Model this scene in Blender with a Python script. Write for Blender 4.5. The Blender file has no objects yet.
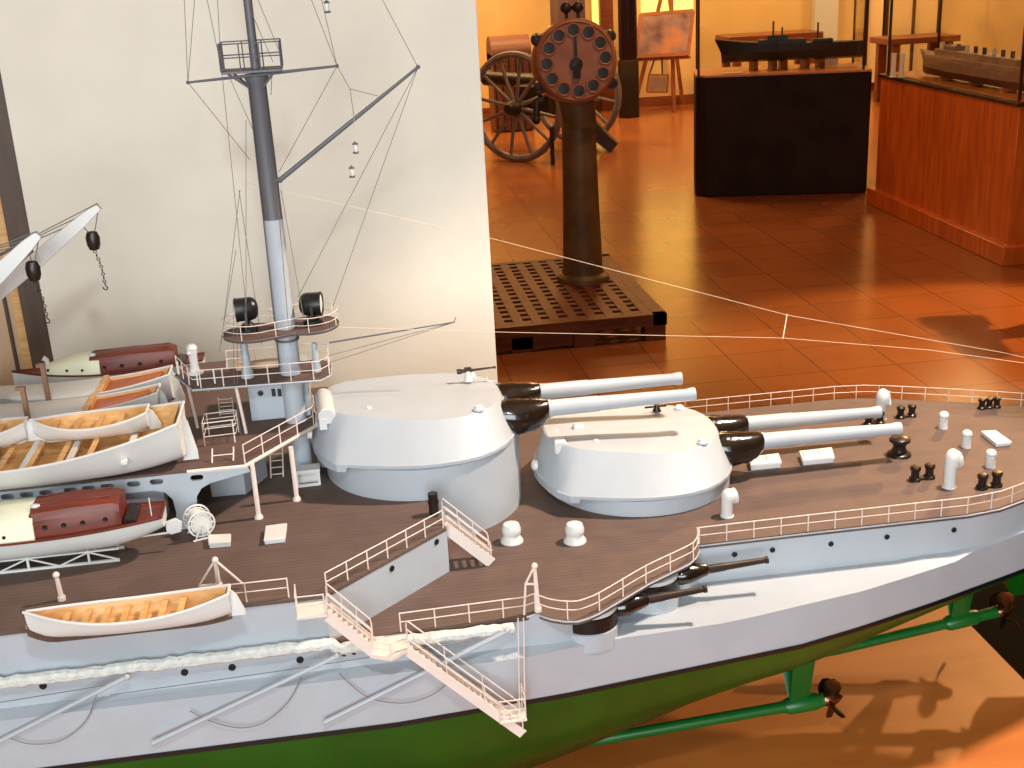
import bpy, bmesh, math, random
from mathutils import Vector, Matrix
from math import sin, cos, radians, pi, sqrt
random.seed(7)
SC = bpy.context.scene
COL = SC.collection
V = Vector

# ------------------------------------------------------------------ camera
F_PX, PITCH, ROLL, YAW = 1215.0, radians(19.4), radians(3.0), radians(7.3)
CAM = V((0, -1.313, 1.6))
_F = V((sin(YAW)*cos(PITCH), cos(YAW)*cos(PITCH), -sin(PITCH)))
_R = V((cos(YAW), -sin(YAW), 0)); _U = _R.cross(_F)
CR = cos(ROLL)*_R - sin(ROLL)*_U
CU = sin(ROLL)*_R + cos(ROLL)*_U
def ray(px, py): return _F*F_PX + CR*(px-512) - CU*(py-384)
def Z(px, py, z):
    d = ray(px, py); return CAM + d*((z-CAM.z)/d.z)
def Y(px, py, y):
    d = ray(px, py); return CAM + d*((y-CAM.y)/d.y)
def X(px, py, x):
    d = ray(px, py); return CAM + d*((x-CAM.x)/d.x)
cd = bpy.data.cameras.new('camera'); co = bpy.data.objects.new('camera', cd); COL.objects.link(co)
cd.sensor_width = 36; cd.lens = F_PX*36/1024; cd.clip_start = .02; cd.clip_end = 100
co.matrix_world = Matrix(((CR.x, CU.x, -_F.x, CAM.x), (CR.y, CU.y, -_F.y, CAM.y), (CR.z, CU.z, -_F.z, CAM.z), (0, 0, 0, 1)))
SC.camera = co

# ------------------------------------------------------------------ materials
def lin(c):
    return tuple((x/12.92 if x <= .04045 else ((x+.055)/1.055)**2.4) for x in c)
def mat(name, col, rough=.5, metal=0, var=.06, scale=40, bump=0, bscale=200, coat=0, spec=.5, col2=None, stretch=None):
    """sRGB 0-255 colour, gentle noise variation, optional bump"""
    m = bpy.data.materials.new(name); m.use_nodes = True
    nt = m.node_tree; b = nt.nodes['Principled BSDF']
    a = lin([x/255 for x in col]); 
    c2 = lin([x/255 for x in col2]) if col2 else tuple(x*(1-var*2) for x in a)
    tc = nt.nodes.new('ShaderNodeTexCoord'); mp = nt.nodes.new('ShaderNodeMapping')
    if stretch: mp.inputs['Scale'].default_value = stretch
    nt.links.new(tc.outputs['Object'], mp.inputs['Vector'])
    n = nt.nodes.new('ShaderNodeTexNoise'); n.inputs['Scale'].default_value = scale; n.inputs['Detail'].default_value = 4
    nt.links.new(mp.outputs['Vector'], n.inputs['Vector'])
    r = nt.nodes.new('ShaderNodeValToRGB'); r.color_ramp.elements[0].position = .35; r.color_ramp.elements[1].position = .68
    r.color_ramp.elements[0].color = (*c2, 1); r.color_ramp.elements[1].color = (*a, 1)
    nt.links.new(n.outputs['Fac'], r.inputs['Fac']); nt.links.new(r.outputs['Color'], b.inputs['Base Color'])
    b.inputs['Roughness'].default_value = rough; b.inputs['Metallic'].default_value = metal
    b.inputs['Coat Weight'].default_value = coat; b.inputs['Specular IOR Level'].default_value = spec
    if bump:
        n2 = nt.nodes.new('ShaderNodeTexNoise'); n2.inputs['Scale'].default_value = bscale; n2.inputs['Detail'].default_value = 3
        nt.links.new(mp.outputs['Vector'], n2.inputs['Vector'])
        bp = nt.nodes.new('ShaderNodeBump'); bp.inputs['Strength'].default_value = bump; bp.inputs['Distance'].default_value = .004
        nt.links.new(n2.outputs['Fac'], bp.inputs['Height']); nt.links.new(bp.outputs['Normal'], b.inputs['Normal'])
    return m
def brick_mat(name, col, col2, mortar, w, h, msize, rough=.4, offset=.5, rot=0, noise=8, coat=0, spec=.5, loc=(0, 0, 0)):
    m = bpy.data.materials.new(name); m.use_nodes = True
    nt = m.node_tree; b = nt.nodes['Principled BSDF']
    tc = nt.nodes.new('ShaderNodeTexCoord'); mp = nt.nodes.new('ShaderNodeMapping'); mp.inputs['Rotation'].default_value = (0, 0, rot); mp.inputs['Location'].default_value = loc
    nt.links.new(tc.outputs['Object'], mp.inputs['Vector'])
    br = nt.nodes.new('ShaderNodeTexBrick'); br.offset = offset; br.inputs['Scale'].default_value = 1
    br.inputs['Brick Width'].default_value = w; br.inputs['Row Height'].default_value = h; br.inputs['Mortar Size'].default_value = msize
    for k, c in (('Color1', col), ('Color2', col2), ('Mortar', mortar)):
        br.inputs[k].default_value = (*lin([x/255 for x in c]), 1)
    nt.links.new(mp.outputs['Vector'], br.inputs['Vector'])
    n = nt.nodes.new('ShaderNodeTexNoise'); n.inputs['Scale'].default_value = noise; n.inputs['Detail'].default_value = 5
    nt.links.new(mp.outputs['Vector'], n.inputs['Vector'])
    mx = nt.nodes.new('ShaderNodeMix'); mx.data_type = 'RGBA'; mx.blend_type = 'MULTIPLY'; mx.inputs[0].default_value = .5
    nt.links.new(br.outputs['Color'], mx.inputs[6]); nt.links.new(n.outputs['Fac'], mx.inputs[7])
    g = nt.nodes.new('ShaderNodeBrightContrast'); g.inputs['Bright'].default_value = 0.02
    nt.links.new(mx.outputs[2], g.inputs['Color']); nt.links.new(g.outputs['Color'], b.inputs['Base Color'])
    b.inputs['Roughness'].default_value = rough; b.inputs['Coat Weight'].default_value = coat; b.inputs['Specular IOR Level'].default_value = spec
    return m
def wood_mat(name, col, col2, scale=3, rough=.4, axis='X', stretch=14, coat=0, spec=.5):
    s = {'X': (1, stretch, stretch), 'Y': (stretch, 1, stretch), 'Z': (stretch, stretch, 1)}[axis]
    m = mat(name, col, rough, col2=col2, scale=scale, stretch=s, coat=coat, spec=spec); return m
def emit_mat(name, col, strength):
    m = bpy.data.materials.new(name); m.use_nodes = True
    b = m.node_tree.nodes['Principled BSDF']; c = (*lin([x/255 for x in col]), 1)
    b.inputs['Base Color'].default_value = c; b.inputs['Emission Color'].default_value = c; b.inputs['Emission Strength'].default_value = strength
    return m
def glass_mat(name):
    m = bpy.data.materials.new(name); m.use_nodes = True
    nt = m.node_tree; nt.nodes.remove(nt.nodes['Principled BSDF'])
    t = nt.nodes.new('ShaderNodeBsdfTransparent'); t.inputs['Color'].default_value = (.97, .97, .95, 1)
    g = nt.nodes.new('ShaderNodeBsdfGlossy'); g.inputs['Roughness'].default_value = .02
    lw = nt.nodes.new('ShaderNodeLayerWeight'); lw.inputs['Blend'].default_value = .5
    pw = nt.nodes.new('ShaderNodeMath'); pw.operation = 'POWER'; pw.inputs[1].default_value = 5; nt.links.new(lw.outputs['Facing'], pw.inputs[0])
    ml = nt.nodes.new('ShaderNodeMath'); ml.operation = 'MULTIPLY_ADD'; ml.inputs[1].default_value = .5; ml.inputs[2].default_value = .02; nt.links.new(pw.outputs[0], ml.inputs[0])
    mx = nt.nodes.new('ShaderNodeMixShader'); nt.links.new(ml.outputs[0], mx.inputs[0])
    nt.links.new(t.outputs[0], mx.inputs[1]); nt.links.new(g.outputs[0], mx.inputs[2])
    nt.links.new(mx.outputs[0], nt.nodes['Material Output'].inputs['Surface']); return m

M = dict(
 gray=mat('ship_gray_paint', (178, 184, 190), .45, var=.03, scale=25),
 white=mat('white_paint', (220, 218, 213), .4, var=.02, scale=60),
 rail=mat('rail_white_paint', (232, 214, 202), .45, var=.02, scale=60),
 mastgray=mat('mast_dark_gray', (98, 96, 100), .5, var=.05, scale=30),
 deck=brick_mat('deck_planking', (110, 86, 76), (104, 81, 71), (96, 74, 65), .45, .0065, .0007, .65, noise=30, spec=.25),
 platdeck=mat('platform_deck_linoleum', (102, 80, 73), .65, var=.06, scale=60, spec=.25),
 green=mat('antifouling_green', (10, 82, 10), .35, var=.15, scale=14),
 shaftgreen=mat('shaft_green', (16, 104, 36), .35, var=.1, scale=20),
 black=mat('black_paint', (20, 20, 20), .4, var=.1),
 bag=mat('glossy_dark_canvas', (34, 24, 17), .2, var=.25, scale=60, bump=.25, bscale=70, coat=.6),
 iron=mat('dark_iron', (52, 40, 34), .35, .4, var=.15, scale=60),
 gun=mat('dark_gun_metal', (58, 44, 38), .35, .3, var=.1, scale=60),
 light=mat('searchlight_black', (26, 27, 28), .35, var=.1, scale=60),
 mahog=wood_mat('mahogany', (122, 50, 30), (92, 34, 20), 12, .45),
 postwood=wood_mat('tan_post_wood', (150, 112, 88), (126, 90, 70), 8, .5, 'Z'),
 redwood=wood_mat('orange_varnished_wood', (190, 96, 34), (160, 72, 24), 14, .35),
 tan=wood_mat('light_boat_wood', (236, 188, 124), (214, 160, 96), 14, .45),
 cream=mat('cream_canvas', (238, 238, 208), .6, var=.03),
 brass=mat('bronze', (120, 84, 54), .25, .9, var=.2, scale=80),
 rope=mat('rigging_thread', (120, 112, 108), .7, var=.05),
 ropew=mat('light_aerial_thread', (230, 204, 170), .6, var=.02),
 net=mat('rolled_net_gray', (222, 222, 214), .8, var=.1, scale=160, bump=.6, bscale=240),
 lens=mat('searchlight_lens', (225, 225, 215), .1, var=.02),
 olive=mat('olive_underside', (150, 128, 70), .6, var=.15, scale=40),
 panel=mat('cream_fabric_backdrop', (243, 233, 216), .9, var=.025, scale=12, bump=.05, bscale=700, spec=.1),
 brownpost=wood_mat('dark_brown_wood', (92, 70, 52), (74, 55, 40), 6, .5, 'Z'),
 beige=mat('beige_board', (214, 176, 140), .7, var=.05, scale=8),
 table=wood_mat('orange_table_wood', (204, 118, 48), (186, 102, 36), 3, .5, 'X', 6),
 tile=brick_mat('terracotta_tiles', (176, 98, 36), (162, 88, 30), (122, 64, 24), .302, .302, .0032, .22, offset=0, noise=2.2, spec=.6, loc=(2.515, .93, 0)),
 wall=mat('warm_plaster', (242, 204, 140), .8, var=.12, scale=1.2, spec=.1),
 cwall=mat('cream_wall_panel', (232, 200, 146), .7, var=.04, scale=3),
 ceil=mat('ceiling_plaster', (225, 205, 170), .8, var=.04, scale=2),
 rust=mat('aged_red_brown_paint', (172, 108, 78), .45, var=.16, scale=9),
 pedgreen=mat('pedestal_olive_brown', (116, 90, 58), .45, .1, var=.25, scale=7),
 slat=wood_mat('platform_slat_wood', (122, 66, 38), (92, 46, 26), 4, .5),
 wheel=mat('carriage_gray_wood', (132, 126, 136), .45, var=.2, scale=10),
 carr=mat('carriage_dark_iron', (56, 46, 44), .45, .3, var=.2, scale=10),
 easel=wood_mat('easel_wood', (170, 96, 50), (140, 74, 36), 5, .5, 'Z'),
 plinth=mat('dark_brown_plinth', (46, 32, 20), .65, var=.2, scale=4, spec=.15),
 cabinet=wood_mat('orange_veneer', (214, 108, 36), (182, 80, 22), 3.2, .35, 'Z', 8, coat=.2),
 cabtop=wood_mat('case_deck_wood', (206, 134, 74), (190, 116, 60), 4, .4),
 frame=mat('dark_case_frame', (70, 46, 30), .4, .3, var=.1),
 darkhull=mat('dark_model_hull', (34, 33, 28), .4, var=.15, scale=10),
 redhull=mat('dark_red_model_hull', (84, 34, 34), .4, var=.15, scale=10),
 grayhull=mat('gray_brown_model_paint', (158, 128, 110), .5, var=.1, scale=14),
 card=mat('white_card', (245, 232, 205), .6, var=.02),
 purple=mat('slate_pillar', (110, 84, 92), .6, var=.12, scale=3),
 steel=mat('dark_shell_steel', (58, 46, 56), .22, .7, var=.12, scale=6),
 chestwood=wood_mat('mauve_brown_chest_wood', (136, 88, 72), (108, 66, 54), 3, .5),
 redbench=wood_mat('red_brown_bench_wood', (140, 76, 44), (112, 58, 32), 3, .4),
 shadeblack=mat('painted_shade_black', (16, 11, 9), .9, var=.1, spec=.1),  # black standing in for the shade beyond the table end
 glass=glass_mat('clear_glass'),
)
def painting_mat():
    m = bpy.data.materials.new('ship_painting'); m.use_nodes = True; nt = m.node_tree; b = nt.nodes['Principled BSDF']
    tc = nt.nodes.new('ShaderNodeTexCoord'); n = nt.nodes.new('ShaderNodeTexNoise'); n.inputs['Scale'].default_value = 5; n.inputs['Detail'].default_value = 6
    nt.links.new(tc.outputs['Object'], n.inputs['Vector'])
    r = nt.nodes.new('ShaderNodeValToRGB'); e = r.color_ramp.elements
    e[0].position = .3; e[0].color = (*lin((.40, .24, .2)), 1); e[1].position = .7; e[1].color = (*lin((.78, .5, .32)), 1)
    k = r.color_ramp.elements.new(.5); k.color = (*lin((.60, .46, .44)), 1)
    nt.links.new(n.outputs['Fac'], r.inputs['Fac']); nt.links.new(r.outputs['Color'], b.inputs['Base Color']); b.inputs['Roughness'].default_value = .35
    return m
M['painting'] = painting_mat()

# ------------------------------------------------------------------ geometry helpers
ORI = {}
class G:
    def __init__(s): s.bm = bmesh.new()
    def f(s, vs):
        try: return s.bm.faces.new(vs)
        except ValueError: return None
    def box(s, c, size, rz=0, ry=0):
        c = V(c); m = Matrix.Rotation(rz, 3, 'Z') @ Matrix.Rotation(ry, 3, 'Y')
        vs = [s.bm.verts.new(c + m @ V((x*size[0]/2, y*size[1]/2, z*size[2]/2))) for x in (-1, 1) for y in (-1, 1) for z in (-1, 1)]
        for q in ((0,1,3,2), (4,6,7,5), (0,4,5,1), (2,3,7,6), (0,2,6,4), (1,5,7,3)): s.f([vs[i] for i in q])
        return s
    def hexa(s, lo, hi):
        a = [s.bm.verts.new(V(p)) for p in lo]; b = [s.bm.verts.new(V(p)) for p in hi]; n = len(a)
        s.f(a[::-1]); s.f(b)
        for i in range(n): s.f([a[i], a[(i+1) % n], b[(i+1) % n], b[i]])
        return s
    def prism(s, poly, z0, z1):
        return s.hexa([(p[0], p[1], z0) for p in poly], [(p[0], p[1], z1) for p in poly])
    def loft(s, rings, closed=True, cap=True):
        rv = [[s.bm.verts.new(V(p)) for p in r] for r in rings]; n = len(rings[0])
        for a, b in zip(rv, rv[1:]):
            for i in range(n if closed else n-1):
                j = (i+1) % n; s.f([a[i], a[j], b[j], b[i]])
        if cap and closed: s.f(rv[0][::-1]); s.f(rv[-1])
        return s
    def tube(s, pts, r, seg=6, close=False, flat=None):
        pts = [V(p) for p in pts]; n = len(pts); rs = r if isinstance(r, (list, tuple)) else [r]*n
        rings = []; up = None
        for i, p in enumerate(pts):
            if close: t = (pts[(i+1) % n]-pts[i-1])
            else: t = pts[min(i+1, n-1)]-pts[max(i-1, 0)]
            t.normalize()
            if up is None:
                up = t.orthogonal().normalized()
                if flat: up = (V(flat) - V(flat).dot(t)*t).normalized()
            else:
                up = up - up.dot(t)*t
                up = up.normalized() if up.length > 1e-6 else t.orthogonal().normalized()
            w = t.cross(up)
            rings.append([p + rs[i]*(cos(2*pi*k/seg)*up + sin(2*pi*k/seg)*w) for k in range(seg)])
        if close:
            rv = [[s.bm.verts.new(q) for q in r_] for r_ in rings]
            for a in range(n):
                A, B = rv[a], rv[(a+1) % n]
                for i in range(seg): s.f([A[i], A[(i+1) % seg], B[(i+1) % seg], B[i]])
        else: s.loft(rings)
        return s
    def bar(s, a, b, w, h, up=(0, 0, 1)):
        a, b = V(a), V(b); t = (b-a).normalized(); u = V(up); u = (u-u.dot(t)*t).normalized(); d = t.cross(u)
        r = lambda p: [p+d*w/2+u*h/2, p-d*w/2+u*h/2, p-d*w/2-u*h/2, p+d*w/2-u*h/2]
        return s.loft([r(a), r(b)])
    def lathe(s, prof, o, d=(0, 0, 1), seg=20, sq=(1, 1)):
        """prof: (radius, height along d)"""
        o = V(o); d = V(d).normalized(); u = d.orthogonal().normalized() if abs(d.z) < .99 else V((1, 0, 0))
        if abs(d.z) < .99: u = (V((0, 0, 1)) - d.z*d).normalized()
        w = d.cross(u)
        return s.loft([[o + d*h + max(r, 1e-5)*(sq[0]*cos(2*pi*k/seg)*u + sq[1]*sin(2*pi*k/seg)*w) for k in range(seg)] for r, h in prof])
    def cyl(s, a, b, r0, r1=None, seg=16):
        a, b = V(a), V(b); return s.lathe([(r0, 0), (r0 if r1 is None else r1, (b-a).length)], a, b-a, seg)
    def ball(s, c, r, sc=(1, 1, 1), seg=12):
        c = V(c); h = seg//2
        return s.loft([[c + V((r*sc[0]*max(sin(pi*i/h), .001)*cos(2*pi*k/seg), r*sc[1]*max(sin(pi*i/h), .001)*sin(2*pi*k/seg), -r*sc[2]*cos(pi*i/h))) for k in range(seg)] for i in range(h+1)])
    def ring(s, c, R, r, nrm=(0, 0, 1), seg=32, ts=8):
        c = V(c); d = V(nrm).normalized(); u = d.orthogonal().normalized(); w = d.cross(u)
        return s.tube([c + R*(cos(2*pi*k/seg)*u + sin(2*pi*k/seg)*w) for k in range(seg)], r, ts, True)
    def plate(s, outer, holes, fn, off):
        """flat plate with holes; fn maps 2-D to 3-D, off the thickness vector"""
        edges = []; vs = []
        for loop in [outer]+holes:
            vv = [s.bm.verts.new(fn(*p)) for p in loop]; vs += vv
            edges += [s.bm.edges.new((vv[i], vv[(i+1) % len(vv)])) for i in range(len(vv))]
        res = bmesh.ops.triangle_fill(s.bm, use_beauty=True, use_dissolve=False, edges=edges)
        fs = [g for g in res['geom'] if isinstance(g, bmesh.types.BMFace)]
        e = bmesh.ops.extrude_face_region(s.bm, geom=fs)
        bmesh.ops.translate(s.bm, vec=V(off), verts=[g for g in e['geom'] if isinstance(g, bmesh.types.BMVert)])
        return s
    def build(s, name, m, parent=None, origin=None, bevel=0, smooth=35):
        po = ORI[parent.name] if parent else V((0, 0, 0))
        if origin is None:
            if parent: origin = po
            else:
                lo = [min(v.co[i] for v in s.bm.verts) for i in range(3)]; hi = [max(v.co[i] for v in s.bm.verts) for i in range(3)]
                origin = V(((lo[0]+hi[0])/2, (lo[1]+hi[1])/2, lo[2]))
        origin = V(origin)
        bmesh.ops.remove_doubles(s.bm, verts=s.bm.verts, dist=1e-6)
        bmesh.ops.recalc_face_normals(s.bm, faces=s.bm.faces)
        for v in s.bm.verts: v.co -= origin
        me = bpy.data.meshes.new(name); s.bm.to_mesh(me); s.bm.free()
        me.materials.append(M[m] if isinstance(m, str) else m)
        if smooth:
            me.polygons.foreach_set('use_smooth', [True]*len(me.polygons)); me.set_sharp_from_angle(angle=radians(smooth))
        o = bpy.data.objects.new(name, me); COL.objects.link(o); o.parent = parent; o.location = origin-po
        ORI[o.name] = origin
        if bevel:
            b = o.modifiers.new('bevel', 'BEVEL'); b.width = bevel; b.segments = 2; b.limit_method = 'ANGLE'; b.angle_limit = radians(40)
        return o
def tag(o, label, cat, group=None):
    o['label'] = label; o['category'] = cat
    if group: o['group'] = group
    return o
def thing(name, loc, label, cat, group=None):
    o = bpy.data.objects.new(name, None); COL.objects.link(o); o.location = V(loc); o.empty_display_size = .05
    ORI[o.name] = V(loc); return tag(o, label, cat, group)
def struct(o): o['kind'] = 'structure'; return o
def copy(o, loc, parent):
    """copy one mesh object to a world place under a parent"""
    c = o.copy(); COL.objects.link(c); c.parent = parent; c.location = V(loc)-ORI[parent.name]; ORI[c.name] = V(loc); return c
def lerp(xs, x):
    if x <= xs[0][0]: return xs[0][1]
    for (a, b), (c, d) in zip(xs, xs[1:]):
        if x <= c: return b + (d-b)*(x-a)/(c-a)
    return xs[-1][1]
def catmull(pts, n=6):
    pts = [V(p) for p in pts]; out = []
    for i in range(len(pts)-1):
        p0, p1, p2, p3 = pts[max(i-1, 0)], pts[i], pts[i+1], pts[min(i+2, len(pts)-1)]
        for k in range(n):
            t = k/n; out.append(.5*((2*p1)+(p2-p0)*t+(2*p0-5*p1+4*p2-p3)*t*t+(3*p1-p0-3*p2+p3)*t**3))
    return out+[pts[-1]]
def mirror(poly): return [(x, -y) for x, y in poly[::-1]]

# ================================================================== THE SHIP
ZQ, ZF, ZP = 1.0, 1.05, 1.115          # quarterdeck, forecastle deck, boat platform
TABLE = .70
ship = thing('battleship_model', (.2, 0, TABLE), 'large grey model battleship with brown decks and green bottom on the wooden table', 'ship model')
u_t = [(-1, .293), (.13, .291), (.155, .291), (.175, .288), (.2, .27), (.23, .25), (.26, .23), (.3, .21), (.335, .1865), (.64, .1865), (.68, .180), (.713, .167), (.776, .138), (.83, .111), (.871, .089), (.91, .06), (.935, .038), (.95, .004)]
k_t = [(-1, .308), (.13, .306), (.2, .290), (.22, .285), (.32, .272), (.375, .264), (.425, .254), (.495, .241), (.56, .222), (.62, .203), (.65, .1895), (.68, .183), (.713, .172), (.776, .146), (.83, .12), (.871, .098), (.91, .068), (.935, .044), (.95, .005)]
zk_t = [(-1, .967), (.14, .963), (.33, .952), (.62, .952), (.7, .96), (.95, .965)]
w_t = [(-1, .303), (0, .303), (.17, .29), (.38, .262), (.425, .256), (.5, .236), (.6, .205), (.735, .157), (.8, .13), (.871, .092), (.92, .05), (.95, .004)]
zb_t = [(-1, .735), (.05, .735), (.15, .757), (.28, .79), (.38, .817), (.5, .838), (.6, .866), (.68, .878), (.8, .893), (.95, .904)]
zc_t = [(-1, TABLE), (.1, TABLE), (.25, .74), (.38, .775), (.5, .81), (.6, .845), (.7, .87), (.8, .888), (.95, .9)]
ZW = .905
xs = [-1.0, -.8, -.6, -.4, -.2, -.06, 0, .05, .1, .13, .155, .175, .2, .23, .26, .3, .335, .375, .425, .46, .495, .53, .56, .59, .62, .65, .68, .713, .745, .776, .805, .83, .85, .871, .89, .91, .935, .95]
g = G(); rings = []
for x in xs:
    w = lerp(w_t, x); zb = lerp(zb_t, x); zc = lerp(zc_t, x)
    d = ZW-zb; half = [(w, ZW), (w*.985, ZW-.3*d), (w*.9, zb+.43*d), (w*.72, zb+.06*d), (w*.5, zb), (w*.25, (zb*.5+zc*.5)), (0, zc)]
    rings.append([(x, -y, z) for y, z in half] + [(x, y, z) for y, z in half[-2::-1]])
g.loft(rings, closed=False); g.build('hull_bottom', 'green', ship, smooth=60)
g = G(); g.loft([[(x, s*(lerp(w_t, x)+.0008), ZW-.003), (x, s*(lerp(w_t, x)+.001), ZW+.0025)] for x in xs for s in (-1,)], closed=False)
g.loft([[(x, (lerp(w_t, x)+.0008), ZW-.003), (x, (lerp(w_t, x)+.001), ZW+.0025)] for x in xs], closed=False); g.build('waterline_stripe', 'black', ship)
# topsides: flared lower strake, ledge, recessed upper wall; forecastle wall; diagonal break bulkhead
g = G()
for s in (-1, 1):
    rs = []
    for x in xs:
        w, k, u, zk = lerp(w_t, x), lerp(k_t, x), lerp(u_t, x), lerp(zk_t, x)
        rs.append([(x, s*w, ZW), (x, s*(w*.45+k*.55), ZW+(zk-ZW)*.5), (x, s*k, zk), (x, s*u, zk+.0035 if k-u < .03 else zk+.001), (x, s*u, ZQ-.001)])
    g.loft(rs, closed=False)
    # forecastle side above the quarterdeck level
    fx = [-1, -.8, -.6, -.4, -.2, -.055]
    g.loft([[(x, s*.2935, ZQ-.004), (x, s*.2975, ZF-.003)] for x in fx], closed=False)
    BK = [(-.055, .2975), (.069, .184), (.052, .095), (.05, 0)]
    g.loft([[(x, s*y, ZQ-.004), (x, s*y, ZF-.003)] for x, y in BK], closed=False)
    g.loft([[(x, s*.3, ZF-.0028), (x, s*.2975, ZF-.003)] for x in fx], closed=False)
hull = g.build('hull_topsides', 'gray', ship, smooth=30)
# decks
qd = [(-.06, -.294), (.029, -.296), (.133, -.292), (.143, -.288), (.149, -.295), (.155, -.301), (.167, -.308), (.18, -.311), (.192, -.307), (.203, -.301), (.227, -.283), (.263, -.256), (.314, -.225), (.325, -.213), (.332, -.2), (.334, -.188), (.441, -.1875), (.64, -.188), (.68, -.182), (.713, -.169), (.776, -.140), (.83, -.113), (.871, -.091), (.91, -.062), (.935, -.040), (.95, -.004)]
g = G(); g.prism(qd+mirror(qd), ZQ-.005, ZQ); g.build('quarterdeck', 'deck', ship)
g = G()
for s in (-1, 1):
    pts = [V((x, s*-y*-1 if False else s*abs(y)+s*.0006, ZQ-.0013)) for x, y in qd[2:]]
    g.tube(pts, .0009, 6)
g.build('deck_edge_moulding', 'gray', ship)
fd = [(-1, -.2985), (-.055, -.2985), (.069, -.1845), (.052, -.095)]
g = G(); g.prism(fd+mirror(fd), ZF-.003, ZF); g.build('forecastle_deck', 'deck', ship)
# barbettes
CX = {'Y': .315, 'X': .06}
g = G(); g.lathe([(.110, -.002), (.110, .0185), (.107, .02)], (CX['Y'], 0, ZQ), seg=72); g.build('barbette', 'gray', ship, smooth=40)
g = G(); g.lathe([(.112, -.002), (.112, .0855), (.109, .087)], (CX['X'], 0, ZQ), seg=72); g.build('barbette', 'gray', ship, smooth=40)

# ---- rails
def stretch_pts(pts, step=None, at=None):
    pts = [V(p) for p in pts]; L = [0]
    for a, b in zip(pts, pts[1:]): L.append(L[-1]+(b-a).length)
    def pos(d):
        for i in range(len(pts)-1):
            if d <= L[i+1]+1e-9:
                return pts[i].lerp(pts[i+1], (d-L[i])/max(L[i+1]-L[i], 1e-9))
        return pts[-1].copy()
    n = max(1, round(L[-1]/step)); return [pos(L[-1]*i/n) for i in range(n+1)]
STAN = {}
def railing(pts, h=.0195, step=.0305, mids=(.52,), r=.00062, m='rail', par=None, name='guard_rail', skip=()):
    pts = [V(p) for p in pts]; par = par or ship
    g = G(); g.tube([p+V((0, 0, h)) for p in pts], r, 6)
    for q in mids: g.tube([p+V((0, 0, h*q)) for p in pts], r*.85, 6)
    o = g.build(name, m, par, origin=pts[0])
    key = (round(h, 4), m, r)
    for i, p in enumerate(stretch_pts(pts, step)):
        if i in skip: continue
        if key not in STAN:
            s = G().tube([p, p+V((0, 0, h+.0006))], r*1.15, 6).build('stanchion', m, o, origin=p); STAN[key] = s
        else: copy(STAN[key], p, o)
    return o
z3 = lambda poly, z: [(x, y, z) for x, y in poly]
railing(z3([(.336, -.1865), (.441, -.1855), (.64, -.186), (.68, -.180), (.713, -.167), (.776, -.138), (.83, -.111), (.871, -.089), (.91, -.06), (.945, -.01)], ZQ))
railing(z3([(.336, .1865), (.441, .1855), (.64, .186), (.68, .180), (.713, .167), (.776, .138), (.83, .111), (.871, .089), (.91, .06), (.945, .01)], ZQ), r=.0005)
bulge = catmull([(x, y*.992, ZQ) for x, y in qd[3:16]], 3)
railing(bulge, step=.0335)
railing(z3([(.012, -.293), (.133, -.2895), (.143, -.285)], ZQ), step=.033)
railing(z3([(-.053, -.291), (.066, -.183)], ZF), step=.0275)
railing(z3([(-.355, -.288), (-.62, -.288)], ZF), step=.036)
railing(z3([(-.165, -.293), (-.088, -.293)], ZF), step=.0385)

# ---- portholes
def porthole(p, n, r=.0034):
    n = V(n).normalized(); g = G(); p = V(p)
    g.lathe([(r, -.001), (r, .0006), (r*.85, .001), (r*.7, .0005), (0, .0004)], p, n, 14)
    return g.build('porthole', 'black', ship, origin=p)
for px, py in [(43, 686), (184.5, 672.5), (232, 667.5), (300, 660)]: porthole(Y(px, py, -.2925), (0, -1, 0))
for px, py in [(128, 677.5), (344, 654.5), (354, 653)]: porthole(Y(px, py, -.2925), (0, -1, 0), .002)
for px, py in [(734.6, 554.5), (772.5, 550), (831, 544), (887, 537), (954, 530)]: porthole(Y(px, py, -.187), (0, -1, 0), .003)
for px, py, y, n in [(979, 527, -.182, (.15, -1, 0)), (1007, 518, -.172, (.3, -1, 0))]: porthole(Y(px, py, y), n, .003)
nb = V((-.1135, -.124, 0)).normalized(); nb = V((.675, -.738, 0))
for px, py in ((391.8, 568.6), (436.5, 542)):
    d = ray(px, py); p0_ = V((-.055, -.2975, 0)); tt = (p0_-CAM).dot(nb)/d.dot(nb); porthole(CAM+d*tt, nb, .0033)

# ---- rolled torpedo net along the side, its booms and slack ropes
g = G(); pts = []; rs = []
for i in range(190):
    x = -1+1.118*i/189; pts.append((x, -.3015+random.uniform(-.0008, .0008), ZQ-.0055+random.uniform(-.0007, .0007) + (.0065 if x < -.05 else 0))); rs.append(.0058+random.uniform(-.0006, .0006))
g.tube(pts, rs, 9); g.build('torpedo_net_roll', 'net', ship)
for a, b in [((-20, 751), (127, 677)), ((153, 743), (337, 656)), ((325, 722), (507, 631))]:
    A, B = Y(*a, -.313), Y(*b, -.311); g = G(); g.tube([A, B], [.0024, .0022], 8); g.ball(B, .003); g.ball(A, .0026)
    g.build('net_boom', 'gray', ship)
def slack(pix, y, r=.00045, m='rope'):
    g = G(); g.tube(catmull([Y(*p, y) for p in pix], 5), r, 5); return g.build('slack_rope', m, ship)
slack([(10, 738), (30, 744), (60, 741), (85, 722), (97, 694)], -.3115)
slack([(190, 711), (210, 721), (240, 728), (265, 722), (288, 702), (301, 678)], -.3115)
slack([(339, 673), (350, 684), (372, 699), (405, 703), (430, 696), (446, 685)], -.3115)
slack([(-10, 704), (95, 687), (110, 684)], -.3105); slack([(110, 695), (300, 668), (470, 641)], -.3105)
for p in [(47, 693), (214, 671), (389, 653)]: pass

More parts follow.
